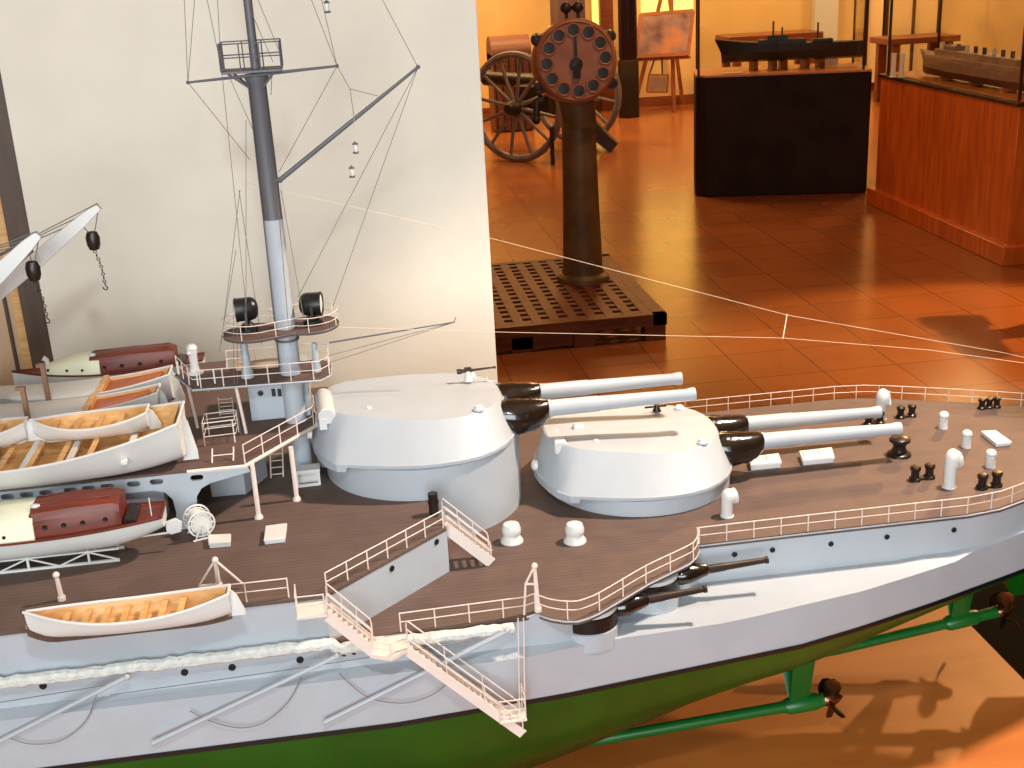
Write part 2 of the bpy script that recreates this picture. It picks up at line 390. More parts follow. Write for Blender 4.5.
# ---- casemate guns under the bulge
def casemate(c, r, d, L):
    cx, cy = c; root = None
    g = G(); g.lathe([(r*1.02, .951), (r*1.0, .9695), (r*.9, .971)], (cx, cy, 0), seg=40); g.build('casemate_base', 'gray', ship)
    g = G(); g.lathe([(r*.93, .9695), (r*.98, .971), (r*1.0, .9855), (r*.93, .9875)], (cx, cy, 0), seg=40); g.build('casemate_shield', 'black', ship)
    g = G(); g.lathe([(r*.97, .987), (r*.95, .9905), (r*.5, .9925), (0, .993)], (cx, cy, 0), seg=40); g.build('casemate_roof', 'white', ship)
    d = V(d).normalized(); o = V((cx, cy, .981)) + d*r*.75
    g = G(); g.lathe([(.010, 0), (.014, .007), (.014, .018), (.0105, .028), (.0075, .037), (.0045, .04)], o, d, 16, sq=(.8, 1)); mn = g.build('casemate_gun_mantlet', 'bag', ship)
    g = G(); g.lathe([(.0048, .036), (.0046, .055), (.004, .06), (.0032, L-.004), (.004, L-.003), (.004, L), (.002, L+.0003)], o, d, 14); g.build('casemate_gun_barrel', 'gun', ship)
casemate((.199, -.263), .0305, (1, .02, .06), .1)
casemate((.275, -.214), .0305, (1, -.02, .06), .104)
# mirrored pair on the far side
casemate((.199, .263), .0305, (1, -.02, .06), .1)
casemate((.275, .214), .0305, (1, .02, .06), .104)

# ---- deck fittings, quarterdeck
def cowl(p, h, r, face=1, ang=0, name='cowl_ventilator', m='white'):
    p = V(p); g = G(); d = V((cos(ang), sin(ang), 0))*face
    g.lathe([(r*1.12, 0), (r*1.1, .0012), (r*.97, .0016), (r*.97, h*.6), (r, h*.64)], p, seg=22)
    c = p+V((0, 0, h*.7))+d*r*.28
    g.ball(c, 1, (r*1.22, r*1.16, h*.29), 24)
    mo = c+d*r*.55+V((0, 0, -h*.02)); md = V((d.x, d.y, .12)).normalized()
    g.lathe([(r*1.02, 0), (r*1.08, r*.55), (r*1.12, r*.68), (r*.98, r*.7), (r*.9, r*.2)], mo, md, 24, sq=(1.25, 1))
    return g.build(name, m, ship, origin=p)
def mushroom(p, h, r, cap, name='mushroom_ventilator'):
    p = V(p); g = G(); g.lathe([(r*1.05, 0), (r, .001), (r, h*.66), (cap*.75, h*.68), (cap, h*.74), (cap, h*.82), (cap*.8, h*.93), (cap*.4, h), (0, h*1.01)], p, seg=20)
    return g.build(name, 'white', ship, origin=p)
def bollard(p, ang=0, n=2, k=1):
    p = V(p); d = V((cos(ang), sin(ang), 0)); g = G(); sp = .0148*k if n == 2 else .0105*k
    for i in range(n):
        q = p+d*sp*(i-(n-1)/2)*1.25; g.lathe([(a*k, b*k) for a, b in ((.007, 0), (.0068, .003), (.0048, .0045), (.0046, .011), (.006, .0135), (.0062, .0165), (.0045, .018), (0, .0183))], q, seg=16)
    g.bar(p-d*sp*.5*n+V((0, 0, .0014)), p+d*sp*.5*n+V((0, 0, .0014)), .0075*k, .0028)
    return g.build('mooring_bollard', 'iron', ship, origin=p)
def hatch(quad, h, z, name='deck_hatch', m='white', skylight=False):
    """quad: four points on the deck"""
    q = [V((p[0], p[1], z)) for p in quad]; c = sum(q, V())/4
    g = G(); g.hexa([c+(p-c)*.93 for p in q], [c+(p-c)*.93+V((0, 0, h*.6)) for p in q])
    g.hexa([p+V((0, 0, h*.6)) for p in q], [c+(p-c)*.96+V((0, 0, h)) for p in q])
    o = g.build(name, m, ship, origin=c, bevel=.0006)
    if skylight:
        a = (q[0]+q[3])/2; b = (q[1]+q[2])/2
        for t in (.27, .73):
            cc = (q[0].lerp(q[1], t)+q[3].lerp(q[2], t))/2
            g = G(); pp = [cc+((p-c)*.40) for p in q]; g.hexa([p+V((0, 0, h)) for p in pp], [cc+(p-cc)*.9+V((0, 0, h*1.22)) for p in pp]); g.build('skylight_panel', m, o, bevel=.0005)
    return o
cowl(Z(727, 516, ZQ), .033, .0068, 1, .25)
cowl(Z(949, 487, ZQ), .0475, .0074, 1, .25)
cowl(Z(880, 419, ZQ), .043, .0075, 1, -.5)
for p in [(943, 428), (966, 447), (990, 467)]: mushroom(Z(*p, ZQ), .0225, .0058, .0064)
for p in [(512, 541), (575, 541)]:
    q = Z(*p, ZQ); g = G(); g.lathe([(.0125, 0), (.0122, .002), (.0098, .005), (.0092, .0085), (.0104, .0105), (.0104, .0155), (.0085, .0205), (.004, .0225), (0, .0228)], q, seg=24); g.build('mushroom_ventilator', 'white', ship, origin=q)
for p, a, n, k in [((922, 479), .1, 2, 1), ((989, 487), .1, 2, 1), ((906, 417), .1, 2, .9), ((989, 408), 0, 3, .8), ((874, 424), .1, 2, .9)]: bollard(Z(*p, ZQ), a, n, k)
q = Z(899, 455, ZQ); g = G(); g.lathe([(.0145, 0), (.014, .003), (.009, .006), (.0075, .012), (.009, .016), (.0125, .0185), (.0125, .022), (.009, .024), (.004, .025), (0, .0252)], q, seg=28); g.build('capstan', 'iron', ship, origin=q)
def quadpx(l, z): return [Z(*p, z) for p in l]
hatch(quadpx([(750, 471), (782, 468), (779, 459), (748, 463)], ZQ), .0085, ZQ, 'deck_skylight', skylight=True)
hatch(quadpx([(802, 466), (835, 463), (832, 453), (798, 457)], ZQ), .0085, ZQ, 'deck_skylight', skylight=True)
hatch(quadpx([(996, 448), (1012, 446), (995, 434), (980, 435)], ZQ), .006, ZQ)
hatch(quadpx([(209, 549), (231.5, 547), (232, 539), (208, 540)], ZF), .0065, ZF)
hatch(quadpx([(264, 545.5), (286, 543), (288, 528), (266, 531)], ZF), .0065, ZF)
# cable reel on the forecastle deck
q = Z(201, 535, ZF); c = q+V((0, 0, .0165)); ax = V((.35, -.94, 0)).normalized()
reel = G().cyl(c-ax*.0105, c+ax*.0105, .0094, seg=24).build('cable_reel', 'white', ship, origin=c)
for s in (-1, 1):
    g = G(); g.ring(c+ax*.010*s, .0135, .001, ax, 28, 6); g.ring(c+ax*.010*s, .0105, .0008, ax, 28, 6)
    u = V((0, 0, 1)); w = ax.cross(u)
    for k in range(12):
        d = cos(k*pi/6)*u+sin(k*pi/6)*w; g.tube([c+ax*.010*s+d*.0092, c+ax*.010*s+d*.0136], .0008, 5)
    g.build('reel_flange', 'white', reel)
g = G()
for s in (-1, 1):
    e = c+ax*.012*s; side = V((.94, .35, 0))
    for t in (-1, 1): g.tube([e, V((e.x, e.y, ZF))+side*.009*t], .0009, 5)
    g.tube([V((e.x, e.y, ZF+.0008))-side*.011, V((e.x, e.y, ZF+.0008))+side*.011], .001, 5)
g.build('reel_stand', 'white', reel)

# ---- davits
def davit(base, top, arm=None, r=.0022):
    base, top = V(base), V(top); g = G(); g.tube([base, base+V((0, 0, .004))], r*1.7, 10); g.tube([base, base.lerp(top, .6), top], [r*1.15, r, r*.8], 10); g.ball(top, r*1.5)
    if arm: 
        for a, b in arm: g.tube([a, b], r*.55, 6)
    return g.build('boat_davit', 'rail', ship, origin=base)
b = Z(62, 600, ZF); t = Y(56, 575, b.y); davit(b, t)
b = Z(219, 587, ZF); t = Y(215, 560, b.y); l = Z(199, 586, ZF+.003); davit(b, t, [(t, l), (l, b+V((0, 0, .003))), (t, Z(243, 584, ZF+.004))])
b = Z(538, 611, ZQ); t = Y(534.5, 566, b.y); e = Y(525.5, 584, b.y); m_ = Y(535.5, 584, b.y); davit(b, t, [(t, e), (e, m_), (e, Y(524, 618, b.y-.004))])

# ---- accommodation ladders on the side
def stair(top, bot, w, name, steps=14, side=.0095, rail=.02, wall=True):
    """open stair; w is the tread vector from the near to the far string"""
    top, bot, w = V(top), V(bot), V(w); g = G(); o = None
    d = (bot-top)
    g.bar(top, bot, .0012, side, (0, 0, 1)); g.bar(top+w, bot+w, .0012, side, (0, 0, 1))
    o = g.build(name, 'rail', ship, origin=bot)
    g = G()
    for i in range(steps):
        p = top+d*((i+.5)/steps); g.bar(p, p+w, .004, .0009)
    g.build('stair_treads', 'rail', o)
    for k, off in ((0, V((0, 0, 0))), (1, w)):
        g = G(); a, b_ = top+off+V((0, 0, .004)), bot+off+V((0, 0, .004)); up = V((0, 0, rail))
        g.tube([a, a+up*.8, a+up+d*.02, b_+up-d*.02, b_+up*.8, b_], .0007, 6); g.tube([a+up*.5, b_+up*.5], .0006, 6)
        for i in (1, 2): g.tube([a+(b_-a)*i/3, a+(b_-a)*i/3+up], .0006, 6)
        g.build('hand_rail', 'rail', o)
    return o
def platform(poly, z, h, name, rails=()):
    g = G(); g.prism(poly, z-h, z); o = g.build(name, 'rail', ship, bevel=.0004); return o
platform([(-.081, -.291), (-.053, -.291), (-.053, -.325), (-.081, -.325)], ZF-.004, .0035, 'upper_ladder_landing')
railing(z3([(-.081, -.3), (-.0805, -.324), (-.055, -.324)], ZF-.004), h=.0195, step=.026)
platform([(-.018, -.292), (.018, -.292), (.019, -.322), (0, -.335), (-.019, -.325)], ZQ-.001, .0045, 'lower_ladder_landing')
railing(z3([(-.017, -.324), (0, -.334), (.017, -.322)], ZQ-.001), h=.013, step=.018)
stair((-.053, -.323, ZF-.008), (-.015, -.323, ZQ-.002), (0, .02, 0), 'upper_side_ladder', 9)
stair((.017, -.323, ZQ-.005), (.118, -.338, .9), (0, .018, 0), 'lower_side_ladder', 20)
bp = [(.096, -.343), (.122, -.343), (.122, -.315), (.096, -.315)]
platform(bp, .9195, .0022, 'ladder_foot_platform')
railing(z3([(.097, -.342), (.121, -.342), (.121, -.317)], .9195), h=.022, step=.028)
g = G()
for px in (519, 524.5): g.tube([Y(px-1, 618, -.326), Y(px+.5, 712, -.328)], .0006, 5)
g.build('ladder_fall', 'rail', ship)
# stair from forecastle down to quarterdeck beside the barbette
stair((.068, -.174, ZF-.004), (.1135, -.182, ZQ+.003), (.0, .021, 0), 'deck_stair', 9, side=.012)
g = G(); g.cyl((.0595, -.148, ZF), (.0595, -.148, ZF+.024), .0052, seg=14); g.cyl((.0595, -.148, ZF+.013), (.0595, -.148, ZF+.0155), .006, seg=14); g.build('ready_use_locker', 'iron', ship)

# ---- boat deck on girders, with legs
P1 = [(-1, -.118), (-.131, -.118), (-.0585, -.02), (-.0585, .02), (-.131, .118), (-.2, .22), (-1, .22)]
g = G(); g.prism(P1, ZP-.003, ZP); g.build('boat_deck', 'platdeck', ship)
g = G(); g.tube(z3([(-.19, -.1185), (-.131, -.1185), (-.0582, -.02), (-.0582, .02), (-.131, .1185)], ZP-.0015), .0022, 6); g.build('boat_deck_edge', 'rail', ship)
def slot(cx, cz, w, h, n=5):
    pts = []
    for s, a0 in ((1, -90), (-1, 90)):
        for k in range(n+1):
            a = radians(a0+180*k/n); pts.append((cx+s*(w/2-h/2)+h/2*cos(a)*1, cz+h/2*sin(a)))
    return pts
def girder(y, x1):
    o = [(-.9, ZP-.0025), (x1, ZP-.0025), (x1+.002, ZP-.008), (-.168, ZP-.016), (-.178, ZP-.021), (-.184, ZP-.030), (-.185, ZP-.045), (-.181, ZP-.06), (-.178, ZF), (-.215, ZF), (-.2085, ZP-.06), (-.207, ZP-.045), (-.2085, ZP-.03), (-.215, ZP-.0215), (-.225, ZP-.018), (-.9, ZP-.018)]
    holes = [slot(x, ZP-.0085, .0135, .0062) for x in (-.181, -.222, -.245, -.2715, -.29, -.308, -.332, -.351, -.37, -.39, -.41, -.43, -.46)]
    g = G(); g.plate(o, holes, lambda a, b: V((a, y, b)), (0, .003, 0)); return g.build('deck_girder', 'gray', ship, smooth=0)
girder(-.1195, -.129); girder(.1165, -.129)
g = G(); g.box((-.34, -.09, ZP-.033), (.24, .02, .05)); g.build('inner_bulkhead', 'gray', ship)
for p, q in [((259, 518), (249, 466)), ((297, 500), (289, 438))]:
    a = Z(*p, ZF); g = G(); g.tube([a, V((a.x, a.y, ZP-.002))], .0026, 10); g.lathe([(.0048, 0), (.0044, .002), (.0028, .005)], a, seg=14); g.build('platform_leg', 'rail', ship, origin=a)
railing(z3([(-.131, -.115), (-.0605, -.02)], ZP), h=.021, step=.029)
railing(z3([(-.0605, -.02), (-.06, .02)], ZP), h=.021, step=.04)
# structures in the shade below the boat deck
g = G(); g.hexa([Z(212, 497, ZF), Z(246, 494, ZF), (-.12, .0, ZF), (-.16, .0, ZF)], [p+V((0, 0, .024)) for p in (Z(212, 497, ZF), Z(246, 494, ZF), V((-.12, 0, ZF)), V((-.16, 0, ZF)))]); g.build('deck_house_under_platform', 'gray', ship)
g = G(); a = Z(318, 486, ZF); g.lathe([(.0115, 0), (.0115, ZP-ZF-.003)], (-.0795, 0, ZF), seg=28); g.build('mast_trunk', 'gray', ship)
g = G(); p0 = Z(297, 488, ZF); p1 = Z(321, 485, ZF)
g.plate([(0, 0), (1, 0), (1, 1), (0, 1)], [[(.1, .16), (.9, .16), (.9, .86), (.1, .86)]], lambda u, v: p0.lerp(p1, u)+V((0, 0, .0185*v)), (0, .003, 0)); g.box((p0+p1)/2+V((0, .008, .019)), (.028, .018, .002)); g.box((p0+p1)/2+V((0, .012, .009)), (.024, .005, .016)); g.build('vent_box', 'white', ship)
g = G(); g.lathe([(.0115, 0), (.0115, .055), (.0095, .058)], (-.052, .02, ZF), seg=24); g.build('support_trunk', 'gray', ship)
# ladder up through the boat deck, and its guard cage
def vladder(a, b, w, n, name='ladder'):
    a, b, w = V(a), V(b), V(w); g = G(); g.tube([a, b], .0008, 5); g.tube([a+w, b+w], .0008, 5)
    for i in range(n): p = a.lerp(b, (i+.5)/n); g.tube([p, p+w], .0006, 5)
    return g.build(name, 'rail', ship, origin=a)
vladder(Z(212, 463, ZP), Z(212, 463, ZP)+V((0.001, .01, .012)), (.022, 0, 0), 1)
vladder(Z(271, 478, ZF), Z(271, 478, ZF)+V((.003, .012, .045)), (.014, 0, 0), 6)
c0, c1 = Z(205, 446, ZP), Z(237, 442, ZP)
railing([c0, c1, c1+V((0, .03, 0)), c0+V((0, .03, 0)), c0], h=.026, step=.032, mids=(.4, .75), name='hatch_cage')
vladder(Z(220, 416, ZP), Z(218, 398, ZP+.012), (.016, 0, 0), 5)

# ---- deckhouse at the mast foot
dh = [(-.131, .011), (-.064, .011), (-.064, .075), (-.131, .075)]
g = G(); g.prism(dh, ZP, 1.168); house = g.build('deckhouse', 'gray', ship, bevel=.0006)
p = Y(260.5, 393, .011); g = G(); g.lathe([(.0033, 0), (.0033, .0008), (.0022, .001), (0, .0008)], p, (0, -1, 0), 16); g.build('porthole', 'black', house, origin=p)
for px in (273.5, 279.5): p = Y(px, 392.5, .0105); g = G(); g.box(p, (.0042, .0012, .009)); g.build('window', 'black', house, origin=p)
# ---- upper platform
ZU = 1.172
P2 = [(-.211, .03), (-.186, -.026), (-.047, -.033), (-.036, -.018), (-.036, .028), (-.05, .04), (-.155, .04), (-.157, .068), (-.195, .068), (-.208, .055)]
g = G(); g.prism(P2, ZU-.0025, ZU); g.build('upper_platform', 'platdeck', ship)
g = G(); g.tube([(x, y, ZU-.0012) for x, y in P2], .0012, 6, True); g.build('upper_platform_edge', 'gray', ship)
g = G()
for yy in (-.012, .015, .034): g.bar((-.19, yy, ZU-.005), (-.05, yy, ZU-.005), .004, .005)
for xx in (-.17, -.13, -.09, -.055): g.bar((xx, -.02, ZU-.005), (xx, .036, ZU-.005), .003, .004)
g.build('platform_beams', 'olive', ship)
railing([(x, y, ZU) for x, y in [(-.2085, .036), (-.185, -.0245), (-.0475, -.0315), (-.0375, -.0175)]], h=.0205, step=.024)
railing([(x, y, ZU) for x, y in [(-.0375, -.0175), (-.0375, .027), (-.051, .0385), (-.153, .0385)]], h=.0205, step=.03, r=.0005)
for x, y in [(-.14, -.022), (-.196, .01)]:
    g = G(); g.tube([(x+.005, y-.004, ZP), (x, y, ZU-.002)], .0018, 8); g.build('platform_leg', 'rail', ship)
# small instruments on the upper platform
q = Y(194, 364, .03); q = V((q.x, .03, ZU)); g = G(); g.lathe([(.0095, 0), (.009, .001), (.0055, .004), (.0045, .012), (.0048, .022), (.0058, .027), (.0064, .0305), (.004, .034), (0, .0345)], q, seg=20); g.ball(q+V((-.003, -.003, .0255)), .0036, (1, 1, .8)); g.build('compass_binnacle', 'white', ship, origin=q)
for px, py, h, r in [(248, 377, .04, .0068), (317, 371, .033, .005)]:
    q = Z(px, py, ZU); g = G(); g.lathe([(r*1.1, 0), (r, .004), (r*.65, h*.55), (r*.6, h*.95), (r*.5, h)], q, seg=18); g.build('speaking_tube', 'gray', ship, origin=q)
g = G()
for px, py in [(172+7, 375), (198, 386), (215, 384)]: q = Z(px, py, ZU); g.box(q+V((0, .002, .008)), (.0016, .0016, .016))
g.build('signal_posts', 'white', ship)
q = Z(262, 360, ZU); g = G(); g.box((q.x, .03, ZU+.004), (.055, .012, .008)); g.build('flag_locker', 'beige', ship, bevel=.001)
# ---- mast
MX = -.0805
g = G(); g.lathe([(.0118, 0), (.0115, .1), (.0103, 1.36-ZP)], (MX, 0, ZP), seg=28); mast = g.build('mast', 'gray', ship, origin=(MX, 0, ZP))
ztop = Y(253, 74, 0).z; zg = Y(270, 219, 0).z
g = G(); g.lathe([(.0108, 0), (.0104, .002), (.0092, ztop-zg-.012), (.0125, ztop-zg-.004), (.0125, ztop-zg)], (MX, 0, zg), seg=28); g.build('dark_upper_mast', 'mastgray', mast)
g = G(); g.lathe([(.0046, 0), (.004, .3), (.003, .42)], (MX, 0, ztop), seg=16); g.build('topmast', 'mastgray', mast)
g = G(); g.lathe([(.0135, 0), (.0135, .002)], (MX, 0, 1.211), seg=28); g.build('mast_collar', 'mastgray', mast)
def mladder():
    g = G()
    for s in (-.0028, .0028): g.tube([(MX-.0115, s-.006, ZU), (MX-.0098, s-.006, zg), (MX-.0088, s-.006, ztop)], .0005, 5)
    for i in range(70):
        z = ZU+(ztop-ZU)*i/69; x = MX-.0115+.0027*i/69; g.tube([(x, -.0088, z), (x, -.0032, z)], .0004, 4)
    return g.build('mast_ladder', 'mastgray', mast)
mladder()
# crow's nest
ct = Y(253, 70, 0); cz = ct.z+.001
nest = [Y(222, 72, -.025), Y(282, 62, -.028), Y(276, 56, .022), Y(225, 67, .022)]
nest = [V((-.114, -.02, cz)), V((-.0535, -.02, cz)), V((-.0535, .026, cz)), V((-.114, .026, cz))]
g = G(); g.prism([(p.x, p.y) for p in nest], cz-.0025, cz); cn = g.build('crows_nest_floor', 'mastgray', mast, bevel=.0003)
g = G()
for h in (.0135, .027): g.tube([p+V((0, 0, h)) for p in nest], .0007, 6, True)
for a, b in zip(nest, nest[1:]+nest[:1]):
    for t in (0, .33, .66): p = a.lerp(b, t); g.tube([p, p+V((0, 0, .027))], .0007, 6)
g.build('crows_nest_rail', 'mastgray', mast)
g = G()
for x in (-.108, -.06):
    for y in (-.015, .02): g.bar((x, y, cz-.002), (MX+(x-MX)*.3, y*.4, cz-.018), .0022, .0022, (0, 1, 0))
g.build('crows_nest_bracket', 'mastgray', mast)
ya, yb = Y(188, 82.5, -.012), Y(337, 66, -.012)
g = G(); g.tube([ya, (ya+yb)/2, yb], [.0011, .0019, .0012], 8); g.ball(ya, .002); g.ball(yb, .002); g.build('signal_yard', 'mastgray', mast)
ga, gb = Y(280, 180, -.004), Y(418, 67, -.004)
g = G(); g.tube([ga, ga.lerp(gb, .5), gb], [.0027, .0024, .0015], 8); g.ball(gb, .0024); g.ball(ga, .0032); g.tube([ga, V((MX, 0, ga.z))], .003, 8); g.build('gaff', 'mastgray', mast)
# lower boom towards the panel side
ba, bb = Y(322, 334, .01), Y(455, 322, .01)
g = G(); g.tube([V((-.035, .01, 1.2)), bb], [.0012, .0007], 6); g.build('ensign_boom', 'mastgray', mast)
# rigging
def line(a, b, r=.00036, m='rope', name='rigging_line', par=None):
    g = G(); g.tube([a, b], r, 5); return g.build(name, m, par or mast)
T = lambda z: V((MX, 0, z))
for a, b in [
    (ya, Y(197, -30, 0)), (ya, Y(183, -30, 0)), (ya, Y(250, 160, 0)),
    (yb, Y(300, -30, 0)), (yb, Y(317, -20, 0)), (yb, Y(279, 172, -.004)),
    (gb, Y(372, -20, 0)), (gb, Y(333, 306, -.004)), (gb, Y(298, 297, -.004)),
    (yb, Y(350, 89, -.006)), (Y(350, 89, -.006), Y(354, 117, -.004)), (Y(350, 89, -.006), Y(378, 96, -.004)),
    (Y(203, -20, 0), Y(222, 72, -.018)), (Y(217, -10, 0), Y(221, 66, -.015)), (Y(246, 0, .0), Y(273, 62, -.018)), (Y(258, 0, .0), Y(283, 60, .02)),
    (Y(222, 74, -.018), Y(246, 305, -.05)), (Y(228, 74, .02), Y(262, 150, .02)), (Y(272, 70, .02), Y(271, 95, .02)),
    (Y(240, 190, .0), Y(221, 345, -.05)), (Y(246, 120, .02), Y(246, 330, -.03)), (Y(239, 190, .03), Y(262, 345, .02)),
    (Y(281, 190, .0), Y(304, 320, -.03)), (Y(276, 180, -.02), Y(290, 345, -.03)), (Y(236, 250, .02), Y(219, 352, -.02)),
    (Y(233, 300, -.02), Y(234, 380, -.02)), (Y(234, 380, -.02), Y(241, 436, -.03)), (Y(237, 330, -.02), Y(238, 400, -.02)),
    (Y(455, 322, .01), Y(328, 356, .01)), (Y(455, 322, .01), Y(322, 365, .02)),
]: line(a, b)
line(Y(454, 322, .01), Y(456, 317, .01), .0005)
# aerial wires running aft
aft = V((.93, 0, 1.04))
A1 = [Y(243, 182, 0), Y(490, 238, .02), Y(787, 315, .02), Y(1000, 352, .02), Y(1090, 372, 0.02)]
A2 = [Y(300, 326, 0), Y(498, 332, -.005), Y(783, 338, -.005), Y(930, 350, -.005), Y(1090, 372, -.0)]
g = G(); g.tube(A1, .0003, 5); g.tube(A2, .0003, 5); g.tube([A1[2], A2[2]], .0006, 5); g.ball(A1[2], .0012); g.ball(A2[2], .0012); g.build('aerial_wire', 'ropew', mast)
g = G(); g.tube([(.93, 0, ZQ), (.965, 0, ZQ+.075)], .0016, 8); g.build('stern_flagstaff', 'rail', ship)
# searchlight platform with two lobes
ZS = 1.225
outl = []
for k in range(25):
    a = radians(60+240*k/24); outl.append((-.114+.034*cos(a), -.008+.034*sin(a)))
for k in range(25):
    a = radians(-120+240*k/24); outl.append((-.053+.031*cos(a), .003+.034*sin(a)))
g = G(); g.prism(outl, ZS-.0025, ZS); g.build('searchlight_platform', 'platdeck', mast)
g = G(); g.tube([(x, y, ZS) for x, y in outl], .0009, 6, True); g.build('searchlight_platform_edge', 'mastgray', mast)
railing([(x, y, ZS) for x, y in outl]+[(outl[0][0], outl[0][1], ZS)], h=.0165, step=.036, r=.00045, par=ship, name='searchlight_rail')

# ---- propeller shafts, struts, propellers, rudder
def shaft(a, b, r, hub_y, sgn, strut_x):
    a, b = V(a), V(b); d = (b-a).normalized()
    g = G(); g.tube([a, a.lerp(b, .2), a.lerp(b, .8), b], [r*.6, r, r*1.05, r*1.25], 14); g.build('propeller_shaft', 'shaftgreen', ship)
    sp = a+d*((strut_x-a.x)/d.x); hz = lerp(zb_t, strut_x)
    for dy in (-.035, .045):
        top = V((sp.x-.012, sp.y+dy*-sgn*-1, hz+.03)); g = G()
        mid = V((.0, 0, 0))
        ring = lambda p, w, t: [p+V((w, 0, 0)), p+V((0, t, 0)), p+V((-w, 0, 0)), p+V((0, -t, 0))]
        g.loft([ring(sp, .0115, .003), ring(top, .0135, .0035)]); g.build('shaft_strut', 'shaftgreen', ship)
    g = G(); g.tube([sp-d*.018, sp-d*.012, sp+d*.02, sp+d*.026], [r*1.2, r*1.6, r*1.6, r*1.3], 14); g.build('shaft_bearing', 'shaftgreen', ship)
    hub = b; g = G(); g.lathe([(r*1.1, 0), (.0085, .004), (.0085, .012), (.006, .018), (.0015, .024), (0, .0245)], hub, d, 18); pr = g.build('propeller', 'brass', ship, origin=hub)
    for k in range(4):
        an = radians(12+90*k); u = V((0, 0, 1)); w = d.cross(u).normalized(); u = w.cross(d)
        rad = cos(an)*u+sin(an)*w; tan = d.cross(rad)
        rings = []
        for t, ch, tw in ((.005, .006, 55), (.012, .0095, 48), (.021, .0105, 38), (.028, .007, 32), (.031, .002, 30)):
            c = hub+d*.008+rad*t+d*t*.12; cd_ = (cos(radians(tw))*d+sin(radians(tw))*tan)
            nn = rad.cross(cd_).normalized()
            rings.append([c+cd_*ch, c+nn*.0011, c-cd_*ch, c-nn*.0011])
        g = G(); g.loft(rings); g.build('propeller_blade', 'brass', pr)
for s in (-1, 1):
    shaft((.17, s*.147, .739), (.497, s*.15, .7585), .0064, .15, s, .468)
    shaft((.50, s*.052, .752), (.765, s*.052, .785), .0062, .05, s, .715)
g = G(); sk = [(.3, .745), (.5, .80), (.66, .84), (.66, .87), (.5, .83), (.3, .78)]
g.plate([(.1, .701), (.3, .735), (.5, .787), (.66, .818), (.70, .875), (.5, .84), (.3, .79), (.1, .74)], [], lambda a, b: V((a, -.004, b)), (0, .008, 0)); g.build('skeg', 'green', ship)
g = G(); g.plate([(.80, .90), (.805, .79), (.815, .775), (.865, .78), (.88, .80), (.885, .90)], [], lambda a, b: V((a, -.005, b)), (0, .01, 0)); g.build('rudder', 'green', ship)

# ================================================================== MAIN TURRETS
LOW = [(-.126, 0), (-.1235, -.022), (-.117, -.05), (-.110, -.070), (-.0985, -.0855), (-.089, -.088), (-.0875, -.0885), (-.07, -.0955), (-.05, -.1025), (-.03, -.108), (-.01, -.1115), (.012, -.1125), (.035, -.1095), (.055, -.1025), (.073, -.091), (.088, -.0755), (.099, -.056), (.106, -.036), (.1095, -.018), (.1105, 0)]
TOP = [(-.112, 0), (-.1105, -.017), (-.105, -.033), (-.097, -.046), (-.085, -.0565), (-.078, -.0595), (-.077, -.060), (-.0615, -.066), (-.044, -.0715), (-.026, -.0755), (-.008, -.079), (.012, -.0805), (.032, -.079), (.049, -.0745), (.064, -.0665), (.076, -.0565), (.085, -.043), (.0905, -.028), (.093, -.014), (.0935, 0)]
def full(h):
    return h + [(x, -y) for x, y in h[-2:0:-1]]
